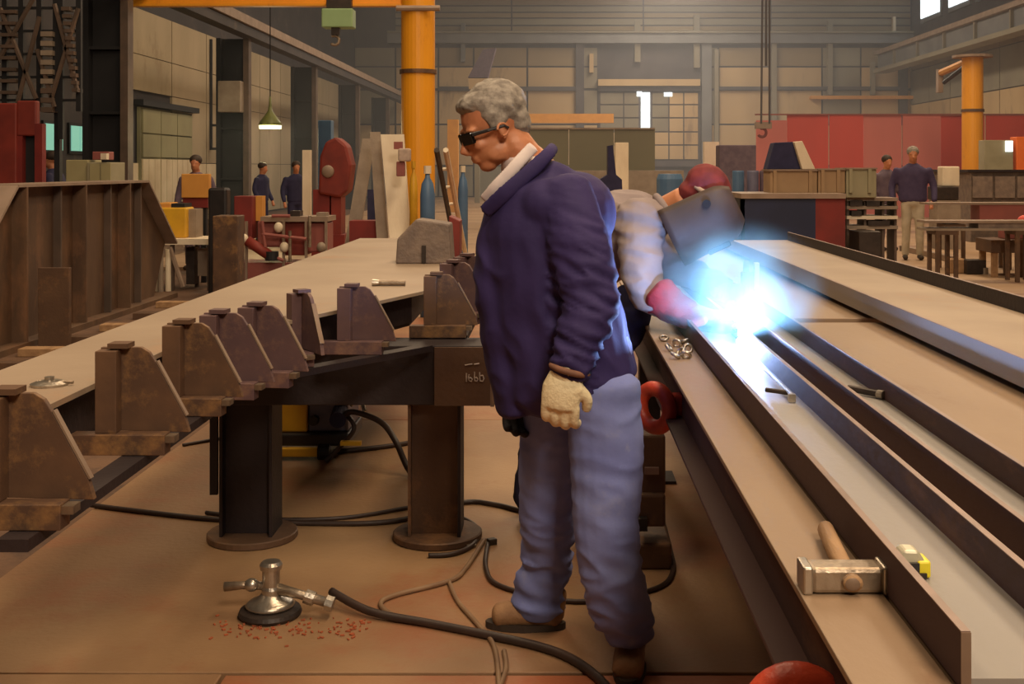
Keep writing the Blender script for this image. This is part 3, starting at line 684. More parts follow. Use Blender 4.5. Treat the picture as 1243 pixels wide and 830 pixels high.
# red lifting rings hung on the side of the I-beam
def ring(loc, lab, rz, R=.06):
    t = thing('lifting_ring', lab, 'clamp', loc, 'red lifting clamps on the beam')
    l = Vector(loc); m = Matrix.Rotation(rz, 4, 'Z') @ Matrix.Rotation(PI / 2, 4, 'X')
    MB().torus(l, R, R * .4, m, 32, 14).build('ring', 'clamp_red', t, smooth=True)
    MB().cbox(l + Vector((.065, .0, .01)), (.05, .05, .07)).build('jaw', 'clamp_red', t, bevel=.008)
    MB().cyl(l + Vector((.04, 0, -.02)), l + Vector((.12, 0, -.02)), .012, 10).build('bolt', 'iron_dark', t)
    return t
ring((P(795, 0, 3.75).x - .0, 3.75, P(0, 495, 3.75).z), 'red lifting clamp ring beside the thigh of the standing man', -.8)
ring((P(968, 0, 1.72).x, 1.72, P(0, 874, 1.72).z), 'large red lifting clamp ring cut off by the bottom edge', -.1)
t = thing('hydraulic_jack', 'brown jack block standing in shade beside the jeans', 'jack', (.4, 4.3, 0))
MB().box(*bg(778, 528, 808, 600, 4.5, .1)).build('column', 'girder_brown', t, bevel=.01)
MB().box(*bg(783, 568, 800, 576, 4.48, .03)).build('label_plate', 'edge_bright', t)
MB().box(*bg(774, 600, 808, 640, 4.47, .15)).build('body', 'girder_brown', t, bevel=.01)
MB().box(P(768, 0, 4.5).x, P(814, 0, 4.5).x, 4.45, 4.7, 0, P(0, 655, 4.5).z).build('base', 'girder_brown', t, bevel=.01)
MB().box(*bg(774, 630, 786, 645, 4.43, .04)).build('switch', 'plastic_black', t)

# ------------------------------------------------------------------ floor tool and hoses
def hose(name, pts, r, m, lab, z=0.0, n=8, lift=None, cat='hose'):
    w_ = [FL(x, y_, z + r) for x, y_ in pts]
    if lift:
        for i, dz in lift.items(): w_[i] = w_[i] + Vector((0, 0, dz))
    return tag(MB().tube(spline(w_, 8), r, n).build(name, m, smooth=True), lab, cat)
c = FL(328, 747)
t = thing('floor_grinder', 'round chromed grinder head with upright handle standing on the floor', 'tool', c)
MB().lathe([(.098, 0), (.105, .012), (.1, .024), (.07, .032)], c, 36).build('disc_guard', 'iron_dark', t, smooth=False)
MB().lathe([(.078, .032), (.082, .04), (.07, .05), (.04, .062), (.03, .075)], c, 32).build('disc', 'steel_bright', t, smooth=True)
MB().lathe([(.03, .07), (.032, .09), (.028, .1), (.03, .155), (.036, .157), (.038, .172), (.03, .182)], c + Vector((.003, 0, 0)), 24).build('handle', 'steel_bright', t)
MB().tube([c + Vector((-.02, 0, .1)), c + Vector((-.09, -.01, .105)), c + Vector((-.15, -.01, .1))], [.014, .013, .016], 12).build('lever', 'steel_worn', t, smooth=True)
MB().ell(c + Vector((-.06, -.01, .106)), (.025, .022, .022)).build('knob', 'steel_bright', t, smooth=True)
MB().tube([c + Vector((.02, 0, .09)), c + Vector((.1, -.01, .075)), c + Vector((.2, -.02, .05))], [.02, .015, .017], 12).build('air_inlet', 'steel_worn', t, smooth=True)
MB().cyl(c + Vector((.12, -.012, .07)), c + Vector((.15, -.015, .06)), .024, 10).build('coupling', 'steel_bright', t)
MB().cyl(c + Vector((.19, -.02, .052)), c + Vector((.215, -.022, .045)), .026, 8).build('coupling', 'steel_bright', t)
hose('air_hose', [(402, 730), (450, 745), (520, 756), (600, 772), (660, 786), (700, 803), (735, 832), (760, 870)], .014, 'hose_black', 'thick dark air hose curving from the grinder to the bottom edge', lift={0: .035, 1: .008})
hose('cable', [(588, 655), (565, 690), (545, 705), (480, 722), (462, 733), (480, 748), (520, 758)], .009, 'hose_tan', 'tan cable looping between the stand foot and the dark air hose')
hose('cable', [(545, 706), (556, 730), (580, 758), (600, 785), (606, 835)], .008, 'hose_tan', 'left of two thin cables running down to the bottom edge')
hose('cable', [(592, 660), (590, 690), (610, 712), (700, 730), (790, 716), (816, 695), (812, 660), (795, 600), (775, 540), (768, 500)], .009, 'hose_black', 'dark cable looping behind the legs of the standing man to the jack')
hose('cable', [(612, 790), (614, 812), (604, 840)], .008, 'hose_tan', 'right of two thin cables near the bottom edge')
hose('cable', [(105, 612), (150, 618), (260, 630), (380, 635), (480, 632), (560, 610), (600, 612), (640, 622)], .011, 'hose_black', 'long dark cable crossing the floor behind the stand legs')
hose('cable', [(250, 622), (330, 630), (420, 628), (500, 615)], .009, 'hose_black', 'second dark cable close beside the long one behind the stand')
hose('cable', [(560, 628), (578, 640), (575, 660), (550, 672), (520, 674)], .010, 'hose_black', 'cable curled round the right foot of the stand')
hose('cable', [(222, 540), (250, 535), (268, 532)], .009, 'hose_black', 'short cable piece left of the dark stand leg')
tag(MB().cyl(FL(572, 664), FL(572, 664) + Vector((0, 0, .012)), .02, 12).build('hose_coupling', 'steel_worn'), 'small metal coupling lying beside the round stand foot', 'coupling')
tag(MB().cbox(FL(597, 657, .012), (.035, .03, .024), .5).build('steel_nut', 'iron_dark', bevel=.003), 'dark square nut on the floor at the cable end', 'nut')
# rusty scrape marks near the tool
t = thing('rust_scraps', 'orange rust flakes scattered round the grinder on the floor', 'debris', FL(340, 770))
sb = MB(); random.seed(3)
for k in range(130):
    p = FL(255 + random.random() * 195 , 762 + random.gauss(0, 1) * 7, .0)
    s_ = .002 + random.random() * .005
    sb.cbox(p + Vector((0, 0, .003)), (s_ * 2.2, s_, .004), random.random() * 3)
o = sb.build('flakes', 'rust', t); o['kind'] = 'stuff'

# wire feeder seen between the legs
fy = FL(400, 556).y
t = thing('wire_feeder', 'yellow and grey welding wire feeder standing behind the stand legs', 'welder', (-1.1, fy, 0))
zb = P(0, 525, fy).z
MB().box(P(334, 0, fy).x - .05, P(373, 0, fy).x, fy, fy + .35, zb, P(0, 455, fy).z).build('side_box', 'safety_yellow', t, bevel=.01)
MB().box(P(373, 0, fy).x, P(422, 0, fy).x, fy + .02, fy + .35, zb, P(0, 455, fy).z).build('front_panel', 'plastic_blue_grey', t, bevel=.01)
MB().cyl(P(381, 510, fy) - Vector((0, -.03, 0)), P(381, 510, fy) - Vector((0, .02, 0)), .025, 14).build('knob', 'plastic_black', t)
MB().cyl(P(412, 500, fy) - Vector((0, -.03, 0)), P(414, 505, fy) - Vector((0, .1, 0)), .042, 18).build('socket', 'cloth_navy', t)
MB().box(P(326, 0, fy).x, P(425, 0, fy).x, fy - .03, fy + .4, P(0, 540, fy).z, zb).build('skid', 'plastic_black', t, bevel=.01)
MB().box(P(330, 0, fy).x, P(396, 0, fy).x, fy - .06, fy - .02, .02, P(0, 541, fy).z).build('front_bar', 'safety_yellow', t, bevel=.005)
for x in (335, 395): MB().cyl(P(x, 556, fy) + Vector((-.03, -.03, .04)), P(x, 556, fy) + Vector((.03, -.03, .04)), .04, 14).build('wheel', 'plastic_black', t)
MB().tube(spline([P(415, 505, fy - .08), P(430, 500, fy - .1), P(462, 512, fy - .2), P(480, 535, fy - .3), FL(500, 575, .02), FL(540, 600, .02)], 8), .015, 8).build('lead', 'hose_black', t, smooth=True)
MB().tube(spline([P(418, 500, fy - .05), P(430, 520, fy - .1), P(410, 545, fy - .1), FL(395, 560, .01)], 8), .012, 8).build('lead', 'hose_black', t, smooth=True)
MB().tube(spline([P(425, 492, fy - .02), P(437, 484, fy), P(443, 500, fy - .05)], 6), .012, 8).build('handle', 'steel_bright', t, smooth=True)
hose('welding_lead', [(405, 548), (440, 545), (480, 540), (520, 533)], .013, 'hose_black', 'black and yellow lead trailing right from the wire feeder')
tag(MB().box(*bg(413, 536, 438, 541, fy - .15, .03)).build('wire_spool', 'safety_yellow'), 'small yellow strap on the lead by the wire feeder', 'strap')

# ------------------------------------------------------------------ left background
t = thing('press_machine', 'tall red machine with a dark arched opening at the left edge', 'machine', P(20, 230, 15))
MB().box(*bg(-25, 125, 20, 235, 15, .15)).build('body', 'primer_red', t, bevel=.02)
MB().box(*bg(20, 122, 44, 165, 15.02, .12)).build('head', 'primer_red', t, bevel=.02)
MB().box(*bg(20, 165, 27, 232, 15.02, .12)).build('post', 'dark_red', t)
MB().box(*bg(42, 150, 51, 232, 15.02, .12)).build('post', 'dark_red', t)
MB().box(*bg(27, 165, 42, 232, 15.12, .05)).build('opening', 'column_dark', t)
MB().box(P(-25, 0, 15).x, P(51, 0, 15).x, 15.05, 15.2, -.055, P(0, 232, 15).z).build('pedestal', 'dark_red', t)
t = thing('metal_cabinet', 'beige metal cabinet behind the big girder', 'cabinet', P(105, 240, 16.5))
MB().box(P(80, 0, 16.5).x, P(107, 0, 16.5).x, 16.5, 17.0, -.055, P(0, 194, 16.5).z).build('body', 'cabinet_beige', t, bevel=.01)
MB().box(P(107, 0, 16.5).x, P(136, 0, 16.5).x, 16.45, 17.0, -.055, P(0, 197, 16.5).z).build('body', 'crate_green', t, bevel=.01)
MB().box(*bg(109, 199, 121, 222, 16.43, .02)).build('door', 'cabinet_beige', t); MB().box(*bg(122.5, 199, 134, 222, 16.43, .02)).build('door', 'cabinet_beige', t)
tag(MB().box(*bg(112, 184, 132, 194, 16.55, .2)).build('tool_box', 'pink_red', bevel=.01), 'small reddish box on top of the beige cabinet', 'box')
tag(MB().box(*bg(122, 186, 129, 193.5, 16.4, .1)).build('paper_roll', 'cream_plate'), 'small pale carton on the beige cabinet', 'box')
for k, x in enumerate((181, 188, 195, 201)):
    MB().cyl((P(x, 0, 14.9).x, 14.9 + .1 * (k % 2), -.055), (P(x, 0, 14.9).x, 14.9 + .1 * (k % 2), P(0, 303, 14.9).z), .036, 10); tag(MB().cyl((P(x, 0, 14.9).x, 14.9 + .1 * (k % 2), -.055), (P(x, 0, 14.9).x, 14.9 + .1 * (k % 2), P(0, 303, 14.9).z), .036, 10).build('upright_pipe', 'cream_plate' if k % 2 else 'grey_plate'), ('leftmost', 'second', 'third', 'rightmost')[k] + ' of four upright pipes standing at the end of the big girder', 'pipe', 'upright pipes by the girder')
wy = 15.0
t = thing('work_table', 'small work table with a pale top beside the yellow machine', 'table', P(225, 340, wy))
MB().box(*bg(193, 290, 256, 297, wy, .7)).build('tabletop', 'cream_plate', t)
for x in (205, 222, 238, 250): MB().box(P(x, 0, wy).x, P(x + 4, 0, wy).x, wy + (.05 if x in (205, 250) else .5), wy + (.1 if x in (205, 250) else .55), -.055, P(0, 297, wy).z).build('leg', 'column_edge', t)
MB().cyl(P(206, 300, wy), (P(222, 0, wy).x, wy, .0), .03, 6).build('brace', 'rail_brown', t)
MB().box(*bg(226, 300, 236, 345, wy + .3, .2)).build('shelf_bin', 'iron_dark', t); MB().box(*bg(240, 302, 252, 335, wy + .3, .2)).build('shelf_bin', 'grey_plate', t)
t = thing('yellow_machine', 'yellow box machine on the small pale-topped table', 'machine', P(207, 290, 15.3))
MB().box(*bg(192, 252, 226, 289, 15.2, .35)).build('body', 'safety_yellow', t, bevel=.02)
MB().box(*bg(192, 246, 208, 254, 15.25, .3)).build('motor', 'orange_sheet', t, bevel=.02); MB().box(*bg(208, 247, 224, 252, 15.25, .3)).build('guard', 'column_dark', t)
MB().box(*bg(226, 254, 238, 289, 15.3, .3)).build('side_panel', 'grey_plate', t)
t = thing('board_stand', 'orange square board on a stand beside the yellow machine', 'board', P(237, 300, 17))
MB().box(*bg(220, 211, 254, 240, 16, .1)).build('board', 'orange_sheet', t, bevel=.01)
MB().box(*bg(222, 240, 252, 252, 16.05, .2)).build('tray', 'dark_red', t)
MB().box(P(244, 0, 16.1).x, P(250, 0, 16.1).x, 16.1, 16.2, -.055, P(0, 252, 16.1).z).build('leg', 'column_dark', t)
tag(MB().box(P(258, 0, 12.6).x, P(288, 0, 12.6).x, 12.6, 12.9, -.055, P(0, 262, 12.6).z).build('steel_post', 'girder_brown', bevel=.01), 'plain brown steel post left of the red machines', 'post')
bpy.data.objects['steel_post'].data.materials[0] = M['bracket_steel']
tag(MB().box(P(252, 0, 14.5).x, P(275, 0, 14.5).x, 14.5, 14.7, -.055, P(0, 228, 14.5).z).build('canister', 'plastic_black', bevel=.03), 'dark canister standing behind the brown post', 'canister')
bpy.data.objects['canister'].data.transform(Matrix.Translation((0, 0, 0)))
# red machines
t = thing('pump_unit', 'red pump unit with motor and pale hoses near the far end of the plate', 'machine', P(330, 340, 16))
my = 16.0
MB().box(*bg(284, 238, 306, 290, my, .3)).build('panel', 'dark_red', t, bevel=.01)
MB().box(*bg(306, 238, 318, 268, my + .2, .2)).build('panel_edge', 'orange_sheet', t)
MB().box(*bg(312, 268, 345, 300, my, .4)).build('housing', 'pink_red', t, bevel=.03)
MB().box(*bg(345, 268, 372, 310, my, .4)).build('housing', 'primer_red', t, bevel=.02)
MB().box(*bg(372, 270, 398, 306, my, .4)).build('housing', 'pink_red', t, bevel=.02)
MB().box(*bg(316, 263, 398, 269, my - .1, .6)).build('shelf', 'rail_brown', t)
MB().cyl(P(300, 292, my - .2), P(330, 312, my - .2), .07, 12).build('motor', 'primer_red', t, smooth=True)
for (x0_, y0_, x1_, y1_) in ((318, 268, 322, 300), (330, 262, 352, 262), (376, 262, 376, 300), (302, 300, 344, 316), (352, 318, 352, 280), (318, 284, 372, 290)): MB().cyl(P(x0_, y0_, my - .22), P(x1_, y1_, my - .22), .022, 8).build('pipe', 'pink_red' if x0_ % 4 else 'steel_worn', t)
for (x, y_) in ((352, 256), (384, 258)): MB().box(*bg(x, y_, x + 12, 263, my, .2)).build('gauge_box', 'iron_dark' if x == 352 else 'grey_plate', t)
for (x, y_) in ((296, 290), (338, 276), (345, 300), (390, 300)): MB().ell(P(x, y_, my - .15), (.06, .06, .07)).build('valve', 'cream_plate' if x != 390 else 'grey_plate', t, smooth=True)
MB().cyl(P(330, 316, my - .2), P(330, 305, my - .2), .09, 14).build('fan', 'column_dark', t)
MB().box(P(284, 0, my).x, P(398, 0, my).x, my - .1, my + .5, -.055, P(0, 318, my).z).build('base', 'pink_red', t)
for x in (300, 345, 372, 396): MB().box(P(x, 0, my).x, P(x + 3, 0, my).x, my - .12, my - .08, .0, P(0, 268, my).z).build('frame_post', 'rail_brown', t)
t = thing('round_press', 'tall rounded dark red machine behind the pump unit', 'machine', P(402, 300, 19))
MB().prism([(P(a, 0, 19).x, P(0, b, 19).z) for a, b in ((386, 235), (388, 190), (395, 172), (408, 166), (420, 176), (426, 200), (422, 232), (412, 240))], (19, 19.5), 'XZ').build('head', 'primer_red', t, bevel=.04)
MB().box(*bg(380, 230, 400, 290, 19.1, .4)).build('column', 'dark_red', t); MB().box(*bg(402, 232, 414, 290, 19.1, .4)).build('column', 'primer_red', t)
MB().ell(P(398, 208, 18.98), (.1, .04, .1)).build('hub', 'rail_brown', t, smooth=True)
MB().box(P(378, 0, 19).x, P(418, 0, 19).x, 19, 19.6, -.055, P(0, 285, 19).z).build('base', 'dark_red', t)
tag(MB().box(P(367, 0, 20.5).x, P(377, 0, 20.5).x, 20.5, 20.6, -.055, P(0, 182, 20.5).z).build('pale_post', 'cream_plate'), 'thin pale post right of the two men at the left', 'post')
tag(MB().box(P(386, 0, 24).x, P(402, 0, 24).x, 24, 24.3, -.055, P(0, 146, 24).z).build('blue_locker', 'blue_bottle', bevel=.01), 'tall blue locker rising behind the rounded red machine', 'locker')

# leaning plates
def lean(x0, x1, X0, X1, ytop, ybot, Y, m, lab, th=.05, name='leaning_plate'):
    a = P(x0, ytop, Y + .4); b = P(x1, ytop, Y + .4); c_ = P(X1, ybot, Y); d_ = P(X0, ybot, Y)
    vs = [a, b, c_, d_] + [v + Vector((0, th, 0)) for v in (a, b, c_, d_)]
    return tag(MB().add(vs, [(0, 1, 2, 3), (4, 7, 6, 5), (0, 4, 5, 1), (1, 5, 6, 2), (2, 6, 7, 3), (3, 7, 4, 0)]).build(name, m), lab, 'plate', 'plates leaning before the yellow post')
def fp(x, Y): return CY + EYE * F / Y
lean(462, 490, 480, 504, 163, fp(0, 13), 13.0, 'cream_plate', 'bright cream plate leaning left of the yellow post')
lean(449, 461, 462, 477, 160, fp(0, 13.3), 13.3, 'grey_plate', 'grey-edged plate leaning just behind the bright cream plate')
lean(440, 455, 408, 425, 168, fp(0, 14.0), 14.0, 'grey_plate', 'grey bar leaning the other way beside the cream plate')
lean(446, 462, 446, 462, 230, fp(0, 14.6), 14.6, 'cloth_navy', 'dark plate standing low behind the leaning bars')
t = bpy.data.objects['leaning_plate']
MB().box(*bg(483, 180, 498, 196, 12.8, .1)).build('box', 'cloth_band', t, bevel=.02); MB().box(*bg(481, 196, 491, 214, 12.85, .08)).build('lower_box', 'pink_red', t, bevel=.01)
MB().box(*bg(478, 172, 488, 181, 12.85, .08)).build('bracket', 'pink_red', t)
tag(MB().box(P(424, 0, 13.6).x, P(458, 0, 13.6).x, 13.6, 13.9, -.055, P(0, 268, 13.6).z).build('red_crate', 'dark_red'), 'low dark red crate at the foot of the leaning plates', 'crate')
# gas cylinders
for (x, w_, top, m, Y, lab) in ((519, 18, 206, 'blue_bottle', 12.0, 'blue gas cylinder at the foot of the yellow post'), (502, 10, 200, 'safety_yellow', 13.0, 'yellow gas cylinder left of the blue one'), (562, 12, 205, 'blue_bottle', 15.0, 'teal gas cylinder under the chin of the man')):
    pz = P(x, top, Y); r_ = w_ / 2 * Y / F
    t = thing('gas_cylinder', lab, 'cylinder', (pz.x, Y, -.0))
    MB().lathe([(r_, 0), (r_, pz.z - .25), (r_ * .8, pz.z - .14), (r_ * .35, pz.z - .08), (r_ * .3, pz.z - .02)], (pz.x, Y, 0), 18).build('body', m, t, smooth=True)
    MB().lathe([(r_ * .5, pz.z - .04), (r_ * .5, pz.z + .04)], (pz.x, Y, 0), 10).build('valve', 'cream_plate' if m != 'safety_yellow' else m, t)
t = thing('step_ladder', 'steep dark ladder with pale rungs left of the standing man', 'ladder', P(550, 300, 9.5))
for (a, b) in ((530, 558), (541, 569)):
    MB().tube([P(a, 182, 10.2), FL(b + 6, 361)], [.025, .025], 6).build('rail', 'iron_dark' if a == 530 else 'cream_plate', t)
for k in range(9):
    f_ = (k + 1) / 10; p = P(530, 182, 10.2).lerp(FL(564, 361), f_); q = P(541, 182, 10.2).lerp(FL(575, 361), f_)
    MB().cyl(p, q, .014, 6).build('rung', 'cream_plate', t)
tag(MB().box(P(543, 0, 40).x, P(556, 0, 40).x, 40, 40.4, -.055, P(0, 145, 40).z).build('peach_column', 'orange_sheet'), 'thin peach column behind the face of the man in sunglasses', 'column')
t = thing('floodlight', 'dark floodlight on the back wall above the grey-haired man', 'lamp', P(590, 90, 50))
MB().prism([(P(a, 0, 50).x, P(0, b, 50).z) for a, b in ((568, 94), (586, 60), (602, 58), (592, 94))], (50, 50.6), 'XZ').build('shade', 'cloth_plum', t)
MB().box(*bg(569, 95, 592, 108, 50, .5)).build('bracket', 'back_tan', t)
MB().box(P(576, 0, 50.2).x, P(582, 0, 50.2).x, 50.2, 50.5, -.055, P(0, 108, 50.2).z).build('post', 'back_grey', t)

# centre background
t = thing('sheet_screen', 'large olive grey screen wall behind the standing man', 'screen', P(720, 240, 32))
for (a, b) in ((636, 690), (691, 745), (746, 795)): MB().box(P(a, 0, 32).x, P(b, 0, 32).x, 32, 32.1, -.055, P(0, 157, 32).z).build('panel', 'olive_sheet', t)
MB().box(*bg(636, 155, 795, 157, 31.95, .2)).build('rail', 'rail_brown', t)
t = thing('pillar_drill', 'dark blue tapering pillar drill behind the welder', 'machine', P(745, 250, 17))
MB().prism([(P(a, 0, 17).x, P(0, b, 17).z) for a, b in ((738, 177), (744, 176), (748, 212), (755, 218), (756, 245), (726, 245), (728, 218), (738, 212))], (17, 17.4), 'XZ').build('body', 'cloth_navy', t)
MB().box(P(728, 0, 17).x, P(754, 0, 17).x, 17.02, 17.35, -.055, P(0, 245, 17).z).build('base', 'plastic_blue_grey', t)
tag(MB().box(P(747, 0, 25).x, P(763, 0, 25).x, 25, 25.4, -.055, P(0, 173, 25).z).build('pale_cabinet', 'cream_plate', bevel=.01), 'narrow pale cabinet right of the dark blue machine', 'cabinet')
tag(MB().box(P(690, 0, 30).x, P(830, 0, 30).x, 30, 31, -.055, P(0, 207, 30).z).build('long_bench', 'grey_plate'), 'long grey bench across the far shop behind the welder', 'bench')
tag(MB().box(P(855, 0, 40).x, P(873, 0, 40).x, 40, 40.4, -.055, P(0, 172, 40).z).build('cream_box', 'cream_plate'), 'cream box on the far wall left of the red sheeting', 'box')
tag(MB().box(P(873, 0, 28).x, P(918, 0, 28).x, 28, 28.6, -.055, P(0, 176, 28).z).build('brown_cupboard', 'crate_tan', bevel=.02), 'brown cupboard between the welder and the red sheeting', 'cupboard')
bpy.data.objects['brown_cupboard'].data.materials[0] = M['cloth_plum']
for x, m, lab in ((896, 'blue_bottle', 'blue drum just right of the welding helmet'), (914, 'plastic_blue_grey', 'grey-blue drum, middle of three beyond the welding helmet'), (929, 'cloth_plum', 'plum drum next to the tan crates, right of two bluer drums')):
    p = P(x, 207, 18); MB().lathe([(.09, -.055), (.09, p.z - .02), (.082, p.z)], (p.x, 18, 0), 16); tag(MB().lathe([(.09, -.055), (.09, p.z - .02), (.082, p.z)], (p.x, 18, 0), 16).build('drum', m), lab, 'drum', 'drums beyond the helmet')
tag(MB().lathe([(.2, -.055), (.2, P(0, 214, 18).z - .04), (.17, P(0, 211, 18).z)], (P(813, 0, 18).x, 18, 0), 20).build('blue_barrel', 'blue_bottle'), 'blue barrel top showing just behind the collar of the welder', 'barrel')

# ------------------------------------------------------------------ right background
t = thing('welding_screen', 'row of tall red sheets screening off the right side of the shop', 'screen', P(1080, 240, 36))
for k, (a, b, top, m) in enumerate(((918, 955, 146, 'curtain_pink'), (956, 1006, 139, 'curtain_red'), (1007, 1048, 139, 'curtain_red'), (1049, 1095, 139, 'curtain_pink'), (1096, 1142, 139, 'curtain_pink'), (1143, 1196, 140, 'curtain_red'), (1197, 1262, 140, 'curtain_red'))):
    MB().box(P(a, 0, 36).x, P(b, 0, 36).x, 36 + .05 * (k % 2), 36.06 + .05 * (k % 2), -.055, P(0, top, 36).z).build('sheet', m, t)
MB().box(*bg(918, 138, 1262, 139.5, 35.95, .25)).build('rail', 'pink_red', t)
t = thing('machine_table', 'steel table with a dark blue front and red end beyond the arc', 'table', P(965, 290, 14))
ry = 14.5
MB().box(*bg(900, 235, 1027, 241, ry - .05, 1.2)).build('tabletop', 'rail_brown', t)
MB().box(P(900, 0, ry).x, P(990, 0, ry).x, ry, ry + .1, .02, P(0, 241, ry).z).build('front', 'navy_panel', t)
MB().box(P(990, 0, ry).x, P(1026, 0, ry).x, ry, ry + 1.0, .0, P(0, 241, ry).z).build('end_box', 'dark_red', t)
MB().box(P(900, 0, ry).x, P(904, 0, ry).x, ry, ry + 1, 0, P(0, 241, ry).z).build('leg', 'column_dark', t)
for (a, b, top, m, lab) in ((935, 992, 207, 'crate_tan', 'left tan crate on the blue-fronted table'), (993, 1026, 206, 'crate_tan', 'middle tan crate on the blue-fronted table'), (1027, 1064, 205, 'crate_green', 'greenish crate right of the tan crates')):
    t = thing('crate', lab, 'crate', P((a + b) / 2, 235, 15), 'crates beyond the arc')
    if a == 1027: MB().box(*bg(a, top, b, 240, 15, .5)).build('box', m, t, bevel=.01)
    else: MB().box(*bg(a, top, b, 234.4, 15, .5)).build('box', m, t, bevel=.01)
    MB().box(*bg(a - 1, top - 1.5, b + 1, top + .5, 14.97, .56)).build('lid', 'rail_brown', t)
    for q in range(2): MB().box(*bg(a + 4 + q * (b - a - 14), top, a + 8 + q * (b - a - 14), 234, 14.96, .035)).build('batten', m, t)
t = thing('dark_fixture', 'dark trapezoid fixture with a slanting white plate on the crates', 'fixture', P(955, 207, 15.2))
MB().prism([(P(a, 0, 15.2).x, P(0, b, 15.2).z) for a, b in ((931, 205.5), (940, 173), (966, 172), (972, 205.5))], (15.2, 15.5), 'XZ').build('body', 'cloth_navy', t, bevel=.01)
MB().prism([(P(a, 0, 15.1).x, P(0, b, 15.1).z) for a, b in ((974, 205.5), (964, 172), (974, 171), (990, 205.5))], (15.1, 15.4), 'XZ').build('plate', 'cream_plate', t, bevel=.01)
t = thing('pallet_rack', 'low rack of steel offcuts under the greenish crate', 'rack', P(1050, 280, 15.5))
for k, (y_, m) in enumerate(((240, 'rail_brown'), (250, 'grey_plate'), (262, 'cream_plate'), (274, 'grey_plate'))):
    MB().box(*bg(1028, y_, 1090, y_ + 4, 15.1, .5)).build('shelf', m, t)
for x in (1029, 1050, 1072, 1087): MB().box(P(x, 0, 15.1).x, P(x + 3, 0, 15.1).x, 15.15, 15.5, -.0, P(0, 241, 15.1).z).build('post', 'column_edge', t)
for (a, b, y0, y1) in ((1032, 1047, 243, 250), (1052, 1068, 244, 250), (1034, 1046, 256, 262), (1054, 1080, 268, 274)): MB().box(*bg(a, y0, b, y1, 15.08, .3)).build('offcut', 'iron_dark', t)
tag(MB().box(P(1028, 0, 15).x, P(1054, 0, 15).x, 14.4, 14.9, 0, P(0, 281, 14.4).z).build('floor_block', 'iron_dark', bevel=.01), 'dark block on the floor in front of the offcut rack', 'block')
tag(MB().box(P(1195, 0, 28).x, P(1230, 0, 28).x, 28, 28.4, -.055, P(0, 170, 28).z).build('wall_cabinet', 'crate_green', bevel=.01), 'pale grey cabinet right of the slim yellow post', 'cabinet')
MB().box(*bg(1221, 171, 1229.5, 184, 27.96, .05)).build('screen', 'daylight', bpy.data.objects['wall_cabinet'])
tag(MB().box(P(1234, 0, 28).x, P(1262, 0, 28).x, 28, 28.4, -.055, P(0, 166, 28).z).build('orange_cabinet', 'crane_yellow', bevel=.01), 'bright orange cabinet cut off by the right edge', 'cabinet')
bpy.data.objects['orange_cabinet'].data.materials[0] = M['orange_bright']
t = thing('bending_table', 'brown panelled machine table behind the long beams at the right edge', 'machine', P(1210, 250, 24))
MB().box(P(1178, 0, 24).x, P(1262, 0, 24).x, 24, 26.5, -.0, P(0, 209, 24).z).build('body', 'girder_brown', t, bevel=.01)
t.children[0].data.materials[0] = M['casting_grey']
MB().box(*bg(1175, 206, 1262, 209, 23.95, 2.6)).build('top', 'girder_dark', t)
for k in range(3): MB().box(*bg(1181 + k * 27, 214, 1205 + k * 27, 240, 23.96, .04)).build('panel', 'grey_plate' if 0 else 'casting_grey', t)
t = thing('side_table', 'small grey table with a dark top left of the slim yellow post', 'table', P(1155, 240, 22))
MB().box(*bg(1136, 226.5, 1164, 243, 21.9, .5)).build('tabletop', 'iron_dark', t, bevel=.02)
MB().box(P(1136, 0, 22).x, P(1164, 0, 22).x, 21.9, 22.4, -.0, P(0, 243, 22).z).build('pedestal', 'grey_plate', t)
tag(MB().box(*bg(1144, 202, 1165, 226, 22, .3)).build('carton', 'cream_plate', bevel=.02), 'pale carton left of the slim yellow post', 'carton')
# long beams on the right
def longbar(x0, x1, y0, y1, z0, z1, m, lab, name='long_beam'):
    t = thing(name, lab, 'beam', ((x0 + x1) / 2, y0, z0), 'long beams stacked at the right')
    MB().box(x0, x1, y0, y1, z1 - .03, z1).build('top_flange', 'rail_brown' if m != 'cream_plate' else m, t)
    MB().box((x0 + x1) / 2 - .05 * (x1 > x0), x1 - .02, y0 + .02, y1, z0 + .03, z1 - .03).build('web', m, t)
    MB().box(x0, x1, y0, y1, z0, z0 + .03).build('bottom_flange', 'grey_plate', t)
a = bg(1126, 246, 1262, 262, 17.5, .4); longbar(a[0], a[1], a[2], a[3], a[4] - .1, a[5], 'pink_red', 'brown-sided long beam at hip height behind the trestles at the right')
a = bg(1124, 268, 1262, 280, 15.6, .4); longbar(a[0], a[1], a[2], a[3], a[4], a[5], 'casting_grey', 'lower grey long beam resting across the trestles at the right')
for (x, Y, yt, lab) in ((1150, 15.6, 280, 'left steel stool under the lower long beam'), (1247, 15.6, 280, 'right steel stool under the lower long beam'), (1160, 17.5, 264, 'left tall stool under the upper long beam'), (1236, 17.5, 264, 'right tall stool under the upper long beam')):
    t = thing('beam_stool', lab, 'stool', (P(x, 0, Y).x, Y, 0)); xx = P(x, 0, Y).x; zt = P(0, yt, Y).z - (.1 if yt == 264 else .0) - .055
    MB().box(xx - .15, xx + .15, Y, Y + .4, zt, zt + .055).build('bearer', 'girder_brown', t)
    for dx in (-.12, .12):
        for dy in (0, .34): MB().box(xx + dx - .025, xx + dx + .025, Y + dy, Y + dy + .05, 0, zt).build('leg', 'girder_brown', t)
t = thing('steel_trestle', 'brown steel trestle standing at the right edge', 'trestle', P(1222, 335, 11.5))
ty_ = FL(0, 338).y * 1.0
ty_ = 2175 / (336 - 203)
MB().box(*bg(1203, 291, 1262, 307, ty_ - .1, .6)).build('bearer', 'girder_brown', t, bevel=.01)
